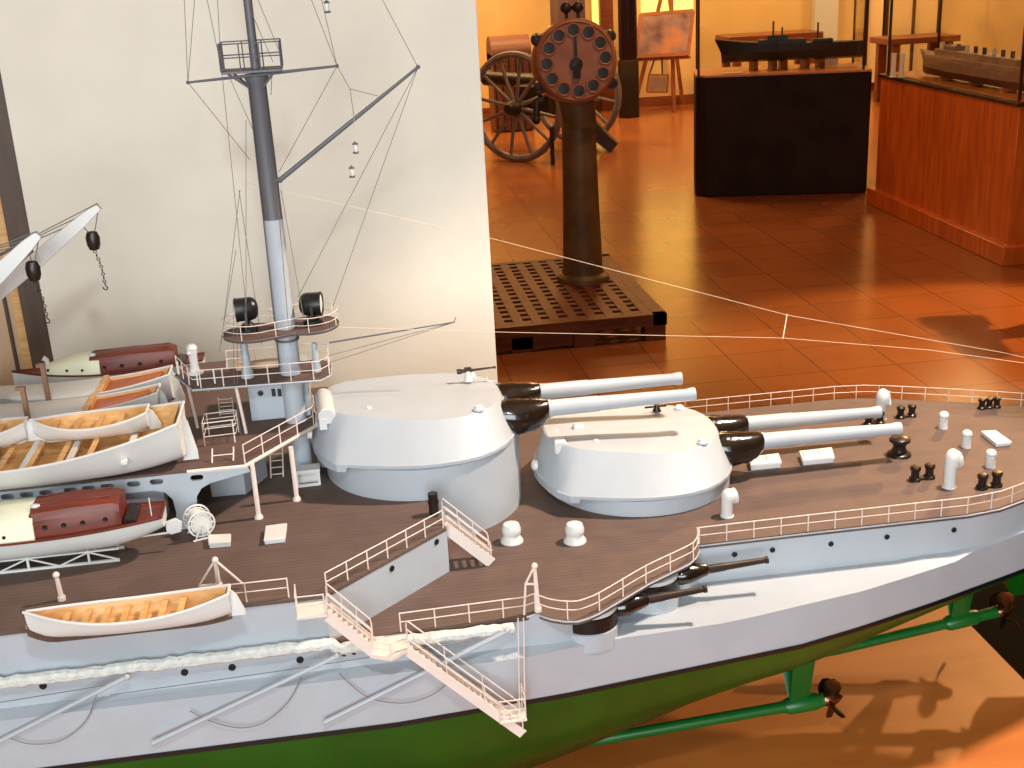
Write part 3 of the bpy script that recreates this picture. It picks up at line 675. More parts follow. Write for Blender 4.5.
def turret(cx, dz, label, rear_hood):
    base = V((cx, 0, 1.02+dz)); t = thing('gun_turret', base, label, 'gun turret', 'main gun turrets')
    lo, tp = full(LOW), full(TOP); g = G()
    o = lambda p, z: base+V((p[0], p[1], z))
    tz = lambda x: .0405+.009*max(0, min(1, (.02-x)/.12))
    r0 = [o(p, -.0045 if p[0] < -.0885 else 0.0005) for p in lo]; r1 = [o(p, .004) for p in lo]
    lip = [o((p[0]*.985, p[1]*.985), .0052) for p in lo]
    r2 = [o((p[0]*1.0, p[1]*1.0), tz(p[0])) for p in tp]; r3 = [o((p[0]*.985, p[1]*.985), tz(p[0])+.0012) for p in tp]
    r4 = [o((p[0]*.6, p[1]*.6), tz(p[0]*.6)+.003) for p in tp]; r5 = [o((p[0]*.05, p[1]*.05), tz(0)+.004) for p in tp]
    g.loft([r0, r1, lip, r2, r3, r4, r5]); gh = g.build('gunhouse', 'gray', t, smooth=28)
    for s in (-1, 1):
        a = base+V((.085, s*.0285, .0235)); d = V((1, 0, -.012 if dz == 0 else .0)).normalized()
        g = G()
        prof = [(.0075, .1), (.0102, .055), (.0102, .06), (.0098, .075), (.0098, .125), (.0084, .129), (.0066, .222), (.0066, .223), (.0078, .226), (.0078, .2315), (.005, .232)]
        g.lathe([(.0100, .045), (.0100, .062), (.0095, .064), (.0092, .118), (.0086, .1192), (.0068, .222), (.0076, .226), (.0079, .2295), (.0076, .2325), (.0048, .2326), (.0044, .225)], a, d, 24); br = g.build('gun_barrel', 'gray', t, origin=a)
        g = G(); n = 18
        rings = []
        for x, rr, dzz in ((.004, .0175, -.003), (.012, .0205, -.005), (.022, .0212, -.0065), (.032, .0203, -.0062), (.042, .0192, -.0058), (.051, .0165, -.0042), (.0575, .0128, -.0012), (.0595, .0108, 0), (.0596, .0102, 0)):
            rings.append([a+d*x+V((0, rr*cos(2*pi*k/n)*.95, dzz+rr*sin(2*pi*k/n)*.98*(1+.03*sin(3*k+x*400)))) for k in range(n)])
        g.loft(rings); g.build('blast_bag', 'bag', br)
    # roof and side fittings
    for x, y, r in ((.062, -.062, .0062),):
        g = G(); q = base+V((x, y, .0425)); g.lathe([(r, 0), (r, .002), (r*.75, .0035), (r*.7, .005), (0, .0058)], q, seg=18); g.build('sighting_hood', 'white', t, origin=q)
    q = base+V((.066, .05, .0425)); g = G(); g.lathe([(.006, 0), (.006, .003), (.004, .005), (0, .0055)], q, seg=18); g.build('sighting_hood', 'white', t, origin=q)
    q = base+V((-.058, -.04, .0475)); g = G(); g.lathe([(.0035, 0), (.003, .003), (0, .0035)], q, seg=14); g.build('roof_cap', 'white', t, origin=q)
    if rear_hood == 'roll':
        g = G(); a, b = base+V((-.104, -.05, .047)), base+V((-.108, .012, .0515)); g.tube([a, a.lerp(b, .02), b.lerp(a, .1), b], [.0085, .0098, .0098, .008], 16); g.box(base+V((-.109, -.042, .0385)), (.008, .018, .012)); g.build('rangefinder', 'white', t)
        # small saluting gun on the roof
        q = base+V((.075, .045, .0435)); q = Y(468, 374, .03); q.z = base.z+.0455
        g = G(); g.lathe([(.006, 0), (.0045, .003), (.0035, .01), (.003, .012)], q, seg=14); sm = g.build('gun_pedestal', 'white', t, origin=q)
        g = G(); c = q+V((0, 0, .0125)); g.lathe([(.003, -.013), (.0032, -.012), (.0032, -.008), (.0022, -.007), (.0024, .004), (.0015, .006), (.0011, .03), (.0016, .031), (.0016, .033)], c, (1, 0, .03), 12); g.box(c+V((0, 0, .002)), (.008, .003, .004)); g.build('small_gun_barrel', 'gun', sm)
        g = G(); p = Y(487, 377, .03); p.z = base.z+.043; g.box(p+V((0, 0, .003)), (.002, .002, .006)); g.bar(p, p+V((.012, 0, -.0015)), .0015, .0015); g.build('gun_bracket', 'white', t)
    else:
        for y, h in ((-.036, .012), (-.0, .008)):
            q = base+V((-.1, y, .0405)); g = G(); g.box(q+V((0, 0, h*.5)), (.014, .016, h+.004)); g.build('sighting_hood', 'white', t, bevel=.002, origin=q)
        q = base+V((-.07, .004, .049)); g = G(); g.box(q+V((0, 0, .0025)), (.012, .009, .007)); g.build('sighting_hood', 'white', t, bevel=.0015, origin=q)
        q = base+V((.036, .045, .0455)); g = G(); g.lathe([(.0055, 0), (.004, .003), (.003, .0075), (0, .008)], q, seg=14); g.bar(q+V((-.015, 0, .0055)), q+V((.012, 0, .0055)), .002, .002); g.build('gun_pedestal', 'iron', t, origin=q)
    g = G()
    q = base+V((-.124, -.015, .016)); g.lathe([(.006, 0), (.006, .005), (.003, .007)], q, (-1, 0, .1), 14); g.build('rear_hatch', 'white', t, origin=q)
    return t
turret(CX['Y'], 0, 'lower pale grey gun turret with two guns, nearest the stern on the brown deck', 'hoods')
turret(CX['X'], .067, 'higher pale grey gun turret on a tall drum, tiny dark gun on its roof', 'roll')

# ================================================================== SEARCHLIGHTS
def searchlight(pos, face, label):
    pos = V(pos); t = thing('searchlight', (pos.x, pos.y, ZS), label, 'searchlight', 'searchlights on the mast platform')
    g = G(); g.lathe([(.0105, 0), (.0105, .006), (.008, .007), (.006, .01)], (pos.x, pos.y, ZS), seg=20); g.build('base', 'light', t)
    g = G()
    for y in (-.0125, .0125): g.bar((pos.x, pos.y+y, ZS+.009), (pos.x, pos.y+y, pos.z), .003, .0016, (0, 1, 0))
    g.bar((pos.x, pos.y-.013, ZS+.0095), (pos.x, pos.y+.013, ZS+.0095), .006, .002); g.build('yoke', 'light', t)
    g = G(); d = V((face, -.15, 0)).normalized(); q = pos-d*.011
    g.lathe([(.002, -.002), (.008, -.001), (.0115, .002), (.0128, .006), (.0128, .02), (.0134, .0205), (.0134, .0225), (.0124, .023), (.0122, .021)], q, d, 28); dr = g.build('lamp_drum', 'light', t)
    g = G(); g.lathe([(.0121, .0205), (.012, .0215), (.006, .0225), (0, .0228)], q, d, 24); g.build('lens', 'lens', dr)
searchlight(Y(246, 309, -.005), -1, 'black drum searchlight turned left, on the left lobe of the mast platform')
searchlight(Y(311, 304, .002), 1, 'black drum searchlight turned right, on the right lobe of the mast platform')

# ================================================================== BOATS
def boat(name, bow, stern, B, D, label, cat='boat', thwarts=5, keel=True, inside='tan', sheets=False, cover=False, kd=.0025, transom=.55, group=None, gun='white', rub=None, planks=True, outside='white', finefore=1):
    """open boat, bow and stern are points at gunwale level"""
    bow, stern = V(bow), V(stern); ax = (stern-bow); L = ax.length; ax = ax.normalized(); sd = V((0, 0, 1)).cross(ax).normalized()
    mid = (bow+stern)/2; t = thing(name, (mid.x, mid.y, mid.z-D), label, cat, group)
    N = 22; K = 7
    def hb(u): 
        f = 1-abs(1-u/.55)**2.3 if u < .55 else 1-(1-transom)*((u-.55)/.45)**2.2
        return B/2*max(f, .03)
    def sheer(u): return .012*L/.2*((u-.5)*2)**2*.9
    def rock(u): return D*(.55*max(0, (.12-u)/.12)**1.5 + .25*max(0, (u-.8)/.2)**2)
    def sec(u, off=0, top=0.):
        b = hb(u)-off; zg = sheer(u)+top; zk = -D+rock(u)+off*1.4; out = []
        for k in range(-K, K+1):
            a = k/K; y = b*(1 if a > 0 else -1)*abs(a)**.45 if k else 0
            z = zk+(zg-zk)*abs(a)**1.75; out.append(bow+ax*(u*L)+sd*y+V((0, 0, z)))
        return out
    us = [i/N for i in range(N+1)]
    g = G(); g.loft([sec(u) for u in us], closed=False)
    s1 = sec(1.0); vs = [g.bm.verts.new(p) for p in s1]; g.f(vs)
    hullo = g.build('boat_hull', outside, t, smooth=50)
    ui = [.03+.955*i/N for i in range(N+1)]
    g = G(); g.loft([sec(u, .0017, -.0006) for u in ui], closed=False); vs = [g.bm.verts.new(p) for p in sec(ui[-1], .0017, -.0006)]; g.f(vs); g.build('boat_inside', inside, t, smooth=50)
    g = G()
    for sgn in (-1, 1):
        pl = [bow+ax*(u*L)+sd*(hb(u)-.0005)*sgn+V((0, 0, sheer(u))) for u in us]; g.tube(pl, .0016, 6)
    g.tube([bow+ax*L+sd*(hb(1))*q+V((0, 0, sheer(1))) for q in (-1, 1)], .0015, 6); g.build('gunwale', gun, t)
    if keel:
        g = G(); pts = [bow+ax*(u*L)+V((0, 0, -D+rock(u)-.0006)) for u in us]
        g.loft([[p+sd*.001, p-sd*.001, p-sd*.001-V((0, 0, kd)), p+sd*.001-V((0, 0, kd))] for p in pts])
        g.bar(bow+V((0, 0, sheer(0)+.002)), bow+ax*.003+V((0, 0, -D*.45)), .002, .004, ax); g.build('keel', 'brownpost' if keel == 'dark' else outside, t)
        g = G(); a = bow+ax*L; g.plate([(0, sheer(1)+.002), (.006, sheer(1)*.5), (.012, -D*.7), (.012, -D*.98), (-.004, -D*.98), (0, -D*.6)], [], lambda u, v: a+ax*u+V((0, 0, v))-sd*.001, sd*.002); g.build('boat_rudder', outside, t)
    for i in range(thwarts):
        u = .2+.56*i/max(thwarts-1, 1); p = bow+ax*(u*L)+V((0, 0, sheer(u)-D*.22)); b = hb(u)*.84-.0022
        g = G(); g.bar(p-sd*b, p+sd*b, .0055, .0012); g.build('thwart', inside if not sheets else 'tan', t)
    # bottom boards
    g = G(); g.bar(bow+ax*L*.2+V((0, 0, -D*.68)), bow+ax*L*.86+V((0, 0, -D*.68)), B*.36, .001, (0, 0, 1)); g.build('bottom_boards', inside, t)
    if sheets:
        ub = [.69+.26*i/6 for i in range(7)]
        g = G(); top = [[bow+ax*(u*L)+sd*(hb(u)-.0022)*q+V((0, 0, sheer(u)-.003)) for q in (-1, 1)] for u in ub]
        g.loft([[a, b, b-V((0, 0, .0025)), a-V((0, 0, .0025))] for a, b in top]); g.build('stern_sheets', 'redwood', t)
        uc = [.015+.65*i/10 for i in range(11)]
        g = G(); g.loft([[bow+ax*(u*L)+sd*(hb(u)*cos(pi*k/8)*-1)+V((0, 0, sheer(u)+.0012+.0042*sin(pi*k/8)*min(1, u*5))) for k in range(9)] for u in uc], closed=False); g.build('canvas_cover', 'white', t, smooth=60)
        u = .675; p = bow+ax*(u*L)+V((0, 0, sheer(u))); g = G(); g.bar(p-sd*(hb(u)), p+sd*hb(u), .007, .009); g.build('cabin_backboard', 'tan', t, bevel=.001)
    return t
# cutter slung over the side
b0, b1 = Y(23, 612, -.328), Y(229, 593, -.33)
b0.z = b1.z = (b0.z+b1.z)/2-.008
boat('ships_cutter', b0, b1, .046, .0165, 'open white rowing boat with tan inside, slung over the near side of the hull', thwarts=7, keel='dark', transom=.4, kd=.006)
# launch with boats nested in it
launch = boat('sailing_launch', (-.56, -.094, 1.150), (-.192, -.093, 1.150), .138, .0335, 'largest open white launch on the boat deck, two small boats stowed inside it', thwarts=8, transom=.5)
for i, x in enumerate((-.475, -.41, -.345, -.302, -.245)):
    g = G(); g.bar((x, -.150, 1.1425), (x, -.04, 1.1425), .006, .004); g.build('boat_chock', 'white', launch, bevel=.0006)
boat('ships_dinghy', (-.348, -.066, 1.161), (-.230, -.064, 1.161), .058, .0165, 'small white dinghy stowed in the launch, its stern toward the gun turret', thwarts=4, transom=.5, group='dinghies stowed in the launch')
boat('ships_dinghy', (-.47, -.067, 1.161), (-.354, -.065, 1.161), .058, .0165, 'small white dinghy stowed in the launch, partly cut off by the left edge', thwarts=4, transom=.35, group='dinghies stowed in the launch')
boat('ships_pinnace', (-.47, .033, 1.144), (-.232, .033, 1.144), .054, .027, 'nearer of two white boats with orange stern benches, just behind the nested dinghies', thwarts=3, sheets=True, transom=.62, group='pinnaces on the boat deck')
boat('ships_pinnace', (-.47, .097, 1.144), (-.226, .097, 1.144), .058, .027, 'farther of two white boats with orange stern benches, in front of the red-cabin picket boat', thwarts=3, sheets=True, transom=.62, group='pinnaces on the boat deck')

def picket(bow, stern, B, D, label, cz, uc=(.3, .61), ub=(.585, .875)):
    bow, stern = V(bow), V(stern); ax = (stern-bow); L = ax.length; ax.normalize(); sd = V((0, 0, 1)).cross(ax).normalized()
    mid = (bow+stern)/2; t = thing('picket_boat', (mid.x, mid.y, mid.z-D), label, 'boat', 'picket boats')
    N = 24; K = 7
    def hb(u): return B/2*max((1-abs(1-u/.5)**2.2) if u < .5 else 1-.42*((u-.5)/.5)**2.4, .03)
    def sh(u): return .006*((u-.6)*2)**2
    def P(u, y, z): return bow+ax*(u*L)+sd*y+V((0, 0, z))
    rings = []
    for i in range(N+1):
        u = i/N; b = hb(u); zk = -D+D*.5*max(0, (.1-u)/.1)**1.5+D*.55*max(0, (u-.82)/.18)**1.6
        rings.append([P(u, b*(1 if k > 0 else -1)*abs(k/K)**.6 if k else 0, zk+(sh(u)-zk)*abs(k/K)**2.2) for k in range(-K, K+1)])
    g = G(); g.loft(rings, closed=False); g.f([g.bm.verts.new(p) for p in rings[-1]]); g.build('boat_hull', 'white', t, smooth=50)
    g = G(); us = [i/N for i in range(N+1)]
    g.loft([[P(u, -hb(u)+.001, sh(u)-.001), P(u, hb(u)-.001, sh(u)-.001)] for u in us], closed=False); g.build('boat_deck_planking', 'mahog', t)
    g = G()
    for s in (-1, 1): g.tube([P(u, s*(hb(u)+.0002), sh(u)) for u in us], .0013, 6)
    g.tube([P(1, -hb(1), sh(1)), P(1, hb(1), sh(1))], .0013, 6); g.build('gunwale', 'mahog', t)
    # fore canopy of cream canvas
    def canopy(u0, u1, h0, h1, wfac, n=8, m=10):
        return [[P(u0+(u1-u0)*i/n, -cos(pi*k/m)*hb(u0+(u1-u0)*i/n)*wfac, sh(u0+(u1-u0)*i/n)+(h0+(h1-h0)*min(1, 1.6*i/n))*sin(pi*k/m)**.55) for k in range(m+1)] for i in range(n+1)]
    r = canopy(uc[0], uc[1], .008, cz*.9, .93); g = G(); g.loft(r, closed=False); g.f([g.bm.verts.new(p) for p in r[0]]); g.f([g.bm.verts.new(p) for p in r[-1]]); g.build('fore_canopy', 'cream', t, smooth=60)
    for u in (uc[0]+.04, uc[0]+.14, uc[0]+.22):
        for s in (-1, 1): q = P(u, s*hb(u)*.925, sh(u)+.0065); g = G(); g.lathe([(.0018, 0), (.0016, .0009), (0, .001)], q, sd*s, 12); g.build('porthole', 'black', t, origin=q)
    g = G(); q = P(uc[0]+.03, -.004, .012); g.tube([q, q+V((0, 0, .008)), q+V((-.004, 0, .011))], [.003, .003, .0036], 12); g.build('boat_ventilator', 'white', t)
    # mahogany cabin
    u0, u1 = ub; w0 = .78
    def cab(u, z, f): return [P(u, -hb(u)*f, z), P(u, hb(u)*f, z)]
    rr = []
    for u, zt in ((u0-.008, cz*.6), (u0+.02, cz*.93), ((u0+u1)/2, cz), (u1-.02, cz*.96), (u1, cz*.86)):
        b = hb(u)*w0; rr.append([P(u, -b, -.001), P(u, -b, zt*.62), P(u, -b*.86, zt*.86), P(u, -b*.45, zt), P(u, b*.45, zt), P(u, b*.86, zt*.86), P(u, b, zt*.62), P(u, b, -.001)])
    g = G(); g.loft(rr); cb = g.build('cabin', 'mahog', t, smooth=25)
    for u in [u0+(u1-u0)*q for q in (.2, .4, .6, .84)]:
        for s in (-1, 1): q = P(u, s*hb(u)*w0, cz*.33); g = G(); g.lathe([(.0025, 0), (.0025, .0009), (0, .0006)], q, sd*s, 14); g.build('porthole', 'iron', cb, origin=q)
    q = P(u0+.03, -.3*B*.62, cz*.93); g = G(); g.ball(q, .0045, (1.1, .8, .5)); g.build('cabin_lamp', 'white', cb, origin=q)
    g = G()
    for y in (-.3, .3): g.tube([P(u0+.03, y*B*.5, cz*.95), P(u1-.03, y*B*.5, cz*.98)], .0006, 5)
    g.build('grab_rail', 'mahog', cb)
    g = G(); g.hexa([P(u1+.01, -hb(.86)*.7, .0004), P(u1+.01, hb(.86)*.7, .0004), P(u1+.045, hb(.9)*.7, .0004), P(u1+.045, -hb(.9)*.7, .0004)], [P(u1+.01, -hb(.86)*.7, .007), P(u1+.01, hb(.86)*.7, .007), P(u1+.045, hb(.9)*.7, .003), P(u1+.045, -hb(.9)*.7, .003)]); g.build('engine_hatch', 'iron', t)
    g = G(); g.tube([P(.965, -hb(.96)*.4, 0), P(.965, -hb(.96)*.4, .022)], .0006, 6); g.build('boat_flagstaff', 'white', t)
    g = G(); q = P(1.0, 0, -D*.55); g.plate([(0, .004), (.010, .007), (.016, .002), (.014, -.008), (.004, -.010), (0, -.006)], [], lambda a, b: q+ax*a+V((0, 0, b))-sd*.001, sd*.002); g.tube([P(.86, 0, -D*.92), P(1.02, 0, -D*.86)], .0011, 8); g.build('boat_rudder', 'white', t)
    return t
picket((-.515, -.168, 1.090), (-.211, -.165, 1.091), .068, .0255, 'near picket boat with dark red cabin, on a white trestle on the lower deck', .03)
picket((-.428, .182, 1.139), (-.197, .182, 1.141), .05, .022, 'far picket boat with red-brown cabin and cream canopy, against the backdrop panel', .024, (.16, .47), (.4, .86))
# white trestle cradle under the near picket boat
g = G(); x0, x1 = -.52, -.258
for y in (-.178, -.15):
    g.bar((x0, y, ZF+.0012), (x1, y, ZF+.0012), .0024, .0024); g.bar((x0, y, ZF+.0135), (x1, y, ZF+.0135), .0016, .0016)
    n = 9
    for i in range(n+1):
        x = x0+(x1-x0)*i/n
        if i % 2 == 0: g.bar((x, y, ZF), (x, y, ZF+.0155), .0022, .0022, (0, 1, 0))
        if i < n: g.bar((x, y, ZF+.0015 if i % 2 else ZF+.013), (x+(x1-x0)/n, y, ZF+.013 if i % 2 else ZF+.0015), .0014, .0014, (0, 1, 0))
g.bar((x1, -.178, ZF+.0135), (x1, -.15, ZF+.0135), .0018, .0018)
g.build('boat_cradle', 'white', ship)
# skid beams for boats on the boat deck
for x in (-.46, -.37, -.28):
    g = G(); g.bar((x, .0, ZP+.0015), (x, .2, ZP+.0015), .005, .003); g.build('boat_skid', 'white', ship)
for x in (-.46, -.37, -.28): g = G(); g.bar((x, -.11, ZP+.0), (x, -.01, ZP+.0), .005, .0022); g.build('boat_skid', 'white', ship)
# two wooden skid posts
for px, py, tx, ty, y in [(27, 420, 22, 387, -.0), (45, 400, 42, 364, .066)]:
    a = Y(tx, ty, y); g = G(); g.box((a.x, a.y, (a.z+ZP)/2), (.0052, .0052, a.z-ZP)); g.box((a.x-.002, a.y, a.z-.0015), (.010, .006, .004)); g.build('wooden_post', 'postwood', ship, bevel=.0005)

# ================================================================== BOAT CRANES (from the left)
def crane(tip, y, foot, label):
    tip = Y(*tip, y); foot = V(foot); t = thing('boat_crane', (foot.x, foot.y, ZP), label, 'crane', 'boat cranes')
    g = G(); g.lathe([(.012, 0), (.0115, .01), (.009, .012), (.0075, foot.z-ZP+.05)], (foot.x, foot.y, ZP), seg=20); g.build('crane_post', 'gray', t)
    d = (tip-foot); up = V((0, 0, 1))
    g = G()
    rr = []
    for k, (u, w, h) in enumerate(((0, .010, .012), (.5, .013, .017), (.85, .011, .013), (1, .007, .008))):
        p = foot+d*u; dn = d.normalized(); n = (up-up.dot(dn)*dn).normalized(); s_ = dn.cross(n)
        rr.append([p+s_*w/2+n*h/2, p-s_*w/2+n*h/2, p-s_*w/2-n*h/2, p+s_*w/2-n*h/2])
    g.loft(rr); g.build('crane_jib', 'white', t, bevel=.0008)
    top = V((foot.x, foot.y, foot.z+.05))
    for k in (0, .1, .2):
        g = G(); g.tube([top+V((0, (k-.1)*.06, 0)), tip-d*k+V((0, (k-.1)*.06, .004))], .0006, 5); g.build('topping_rope', 'rope', t)
    b0 = tip+V((-.012, 0, -.037)); g = G()
    for q in (tip-d*.01, tip-d*.14): g.tube([q+V((0, 0, -.003)), b0+V(((q-b0).x*.25, 0, .008))], .0006, 5)
    g.build('hoist_rope', 'rope', t)
    g = G(); g.lathe([(.003, .0105), (.0055, .0095), (.0075, .004), (.0072, -.004), (.0052, -.0095), (.002, -.0105)], b0, (0, 0, 1), 10, sq=(1, .8)); bl = g.build('pulley_block', 'iron', t, origin=b0)
    g = G(); n = 9
    for i in range(n):
        c = b0+V((.0015*sin(i*.4)+.0006*i, 0, -.012-.0042*i)); g.ring(c, .0016, .0005, (1, 0, 0) if i % 2 else (0, 1, 0), 10, 5)
    c = b0+V((.005, 0, -.012-.0042*n)); g.tube([c+V((0, 0, .003)), c, c+V((.0022, 0, -.003)), c+V((.001, 0, -.0055)), c+V((-.002, 0, -.0045)), c+V((-.0028, 0, -.002))], .0007, 6)
    g.build('hook_chain', 'iron', bl)
crane((99, 206), .03, Y(-30, 318, .03), 'white boat crane reaching highest, its black block and hook over the cream panel')
crane((39, 234), -.06, Y(-40, 312, -.06), 'white boat crane jib at the left edge, lower and nearer, with a black block')

# signal lanterns hanging from gaff
for px, py, lab in [(355.5, 148, 'upper of two tiny white lanterns hanging on a thread below the gaff'), (352, 172, 'lower of two tiny white lanterns hanging on a thread below the gaff'), (327, 7, 'tiny white lantern hanging on a thread near the top edge, right of the mast')]:
    p = Y(px, py, -.006); t = thing('signal_lantern', p-V((0, 0, .006)), lab, 'lantern', 'lanterns hanging from the mast')
    g = G(); g.lathe([(.0018, -.004), (.002, -.0035), (.002, .0035), (.0018, .004)], p, seg=12); g.build('lantern_glass', 'lens', t)
    g = G(); g.lathe([(.0034, .0037), (.003, .0048), (.0008, .0062), (.0004, .0075)], p, seg=12); g.lathe([(.0024, -.006), (.0034, -.005), (.003, -.0038)], p, seg=12); g.build('lantern_cap', 'mastgray', t)
line(Y(354, 118, -.006), Y(355.5, 143, -.006), .0003, 'ropew', 'halyard'); line(Y(355, 154, -.006), Y(352.5, 167, -.006), .0003, 'ropew', 'halyard'); line(Y(322, -20, -.006), Y(327, 2, -.006), .0003, 'ropew', 'halyard')

# ================================================================== TABLE, BACKDROP
tb = thing('display_table', (0, 0, 0), 'orange-brown wooden display table carrying the battleship model', 'table')
g = G(); g.box((-.35, -.06, TABLE-.02), (2.29, 1.08, .04)); g.build('table_top', 'table', tb, bevel=.002)
g = G(); g.box((-.4, -.06, .34), (2.0, .9, .68)); g.build('table_base', 'plinth', tb, bevel=.002)
g = G(); g.box((1.15, -.06, .3), (.9, 1.0, .6)); g.build('shade_block', 'shadeblack', tb, bevel=.002)  # added block, coloured black for the shade past the table end
PX0, PX1, PY = -.4335, .1985, .405
g = G(); g.box(((PX0+PX1)/2, PY+.006, 1.2), (PX1-PX0, .012, 1.0)); tag(g.build('backdrop_panel', 'panel', bevel=.001), 'tall plain cream fabric backdrop panel standing behind the battleship mast', 'panel')
g = G(); g.box((-.452, PY+.03, 1.225), (.034, .02, 1.05)); tag(g.build('wooden_upright', 'brownpost', bevel=.001), 'dark brown wooden upright beside the left edge of the cream panel', 'post')
lb = thing('display_board', (-.62, PY+.1, 0), 'beige wooden board at the far left behind the crane jibs', 'board')
g = G(); g.box((-.70, PY+.1, .9), (.46, .012, 1.8)); g.build('board_face', 'beige', lb)
for x in (-.488, -.509, -.57): g = G(); g.box((x, PY+.091, .9), (.004 if x != -.488 else .02, .008, 1.8)); g.build('board_batten', 'brownpost' if x != -.488 else 'tan', lb)

# ================================================================== GALLERY
WALL = 11.65
def flat(name, m, lo, hi):
    g = G(); g.box([(a+b)/2 for a, b in zip(lo, hi)], [b-a for a, b in zip(lo, hi)]); return struct(g.build(name, m, smooth=0))
flat('floor', 'tile', (-4, -4, -.05), (12, WALL+.2, 0))
flat('ceiling', 'ceil', (-4, -4, 3.2), (12, WALL+.2, 3.25))
flat('wall_back', 'wall', (-4, WALL, 0), (12, WALL+.15, 3.2))
flat('wall_left', 'wall', (-4.1, -4, 0), (-4, WALL, 3.2))
flat('wall_right', 'wall', (12, -4, 0), (12.1, WALL, 3.2))
flat('wall_front', 'wall', (-4, -4.1, 0), (12, -4, 3.2))
flat('baseboard_back', 'redbench', (-4, WALL-.02, 0), (12, WALL, .1))
# pilaster, slatted cream panels on the back wall
a = Y(815, 20, WALL-.1); b = Y(838, 20, WALL-.1)
flat('trim_1', 'white', (a.x, WALL-.1, 0), (b.x, WALL, 3.2))
for i, (l, r) in enumerate([(868, 882), (888, 911), (914, 936)]):
    a = Y(l, 20, WALL-.04); b = Y(r, 20, WALL-.04); 
    flat('trim_%d' % (i+2), 'cwall', (a.x, WALL-.06, .1), (b.x, WALL, 2.6))
for i, px in enumerate((866, 885, 912.5, 938)):
    a = Y(px, 20, WALL-.05); flat('trim_%d' % (i+5), 'frame', (a.x-.012, WALL-.09, .05), (a.x+.012, WALL-.02, 2.6))
a = Y(555, 5, WALL-.3); b = Y(582, 5, WALL-.3); flat('trim_9', 'purple', (a.x, WALL-.45, 0), (b.x, WALL, 3.2))
a = Y(600, 5, WALL-.1); b = Y(613, 5, WALL-.1); flat('trim_10', 'redbench', (a.x, WALL-.1, 0), (b.x, WALL, 3.2))
# glowing strips standing in for the brightly lit back wall
g = G(); a = Y(592, 5, WALL-.01); b = Y(599, 5, WALL-.01); g.box(((a.x+b.x)/2, WALL-.008, 1.4), (b.x-a.x, .012, 2.2)); struct(g.build('wall_glow_1', emit_mat('lit_wall_emit', (255, 225, 110), 1.3)))
g = G(); a = Y(641, 5, WALL-.01); b = Y(693, 5, WALL-.01); g.box(((a.x+b.x)/2, WALL-.008, 1.45), (b.x-a.x, .012, 1.2)); struct(g.build('wall_glow_2', emit_mat('lit_wall_emit_soft', (255, 228, 120), 1.0)))

# --- dial pedestal
PB = V((1.085, 4.26, .12))
ped = thing('dial_pedestal', (PB.x, PB.y, 0), 'tall brown dial instrument with a round face of dark ports on a wooden grating', 'instrument')
g = G(); X0, X1, Y0, Y1 = .28, 1.312, 3.57, 4.72
g.box(((X0+X1)/2, Y0+.02, .095), (X1-X0, .04, .05)); g.box(((X0+X1)/2, Y1-.02, .095), (X1-X0, .04, .05)); g.box((X0+.03, (Y0+Y1)/2, .095), (.06, Y1-Y0, .05)); g.box((X1-.03, (Y0+Y1)/2, .095), (.06, Y1-Y0, .05))
n = 13
for i in range(1, n): x = X0+(X1-X0)*i/n; g.box((x, (Y0+Y1)/2, .11), (.042, Y1-Y0-.02, .018))
n = 16
for i in range(1, n): y = Y0+(Y1-Y0)*i/n; g.box(((X0+X1)/2, y, .108), (X1-X0-.02, .034, .016))
pl = g.build('grating_platform', 'slat', ped)
for x in (X0+.05, .68, .95, X1-.05):
    for y in (Y0+.05, Y1-.05): g = G(); g.box((x, y, .04), (.09, .09, .08)); g.build('platform_foot', 'slat', ped)
g = G(); g.box(((X0+.9)/2, Y0+.02, .045), (.9-X0, .03, .06)); g.build('platform_apron', 'slat', ped)
g = G(); g.lathe([(.125, 0), (.12, .02), (.1, .035), (.095, .06), (.084, .4), (.078, .72), (.078, .78)], PB, seg=36); g.build('column', 'pedgreen', ped)
DC = Y(576, 61, 4.12); fd_ = V((-.06, -.99, .1)).normalized(); RD = .18
du = (V((0, 0, 1))-V((0, 0, 1)).dot(fd_)*fd_).normalized(); dw = fd_.cross(du)
g = G(); g.lathe([(RD*.9, -.2), (RD*1.02, -.18), (RD*1.02, -.01), (RD*.99, 0), (RD*.93, .006), (RD*.9, 0), (0, 0)], DC, fd_, 56); dial = g.build('dial_drum', 'rust', ped, origin=DC)
g = G(); g.cyl(V((PB.x, DC.y+.1, .85)), V((DC.x, DC.y+.1, DC.z-.08)), .076, .09, 24); g.build('dial_neck', 'pedgreen', ped)
for k in range(12):
    an = radians(30*k+3); c = DC+RD*.73*(cos(an)*du+sin(an)*dw)+fd_*.002
    g = G(); g.ring(c, .0285, .005, fd_, 22, 6); rim = g.build('port_rim', 'rust', dial, origin=c)
    g = G(); g.lathe([(.027, -.001), (.027, .002), (0, .003)], c, fd_, 20); g.build('port_glass', 'darkhull', dial, origin=c)
g = G(); g.bar(DC+du*.105+fd_*.01, DC-du*.05+fd_*.01, .011, .006, fd_); g.lathe([(.03, 0), (.028, .012), (.012, .016), (0, .018)], DC-du*.015, fd_, 18); g.box(DC-du*.05+fd_*.012, (.03, .012, .05)); g.build('pointer', 'carr', dial)
for an in (58, -58, 122, -122):
    an = radians(an); c = DC+RD*1.06*(cos(an)*du+sin(an)*dw)-fd_*.05; g = G(); g.lathe([(.028, -.02), (.03, 0), (.02, .03), (0, .035)], c, fd_, 14); g.build('dial_lug', 'carr', dial, origin=c)
for s in (-1, 1):
    c = DC+du*(RD+.05)+dw*.026*s*-1-fd_*.06; g = G(); g.ball(c, .027, (1, 1, .9)); g.tube([c, c-du*.06], .008, 8); g.build('bell', 'carr', dial, origin=c)
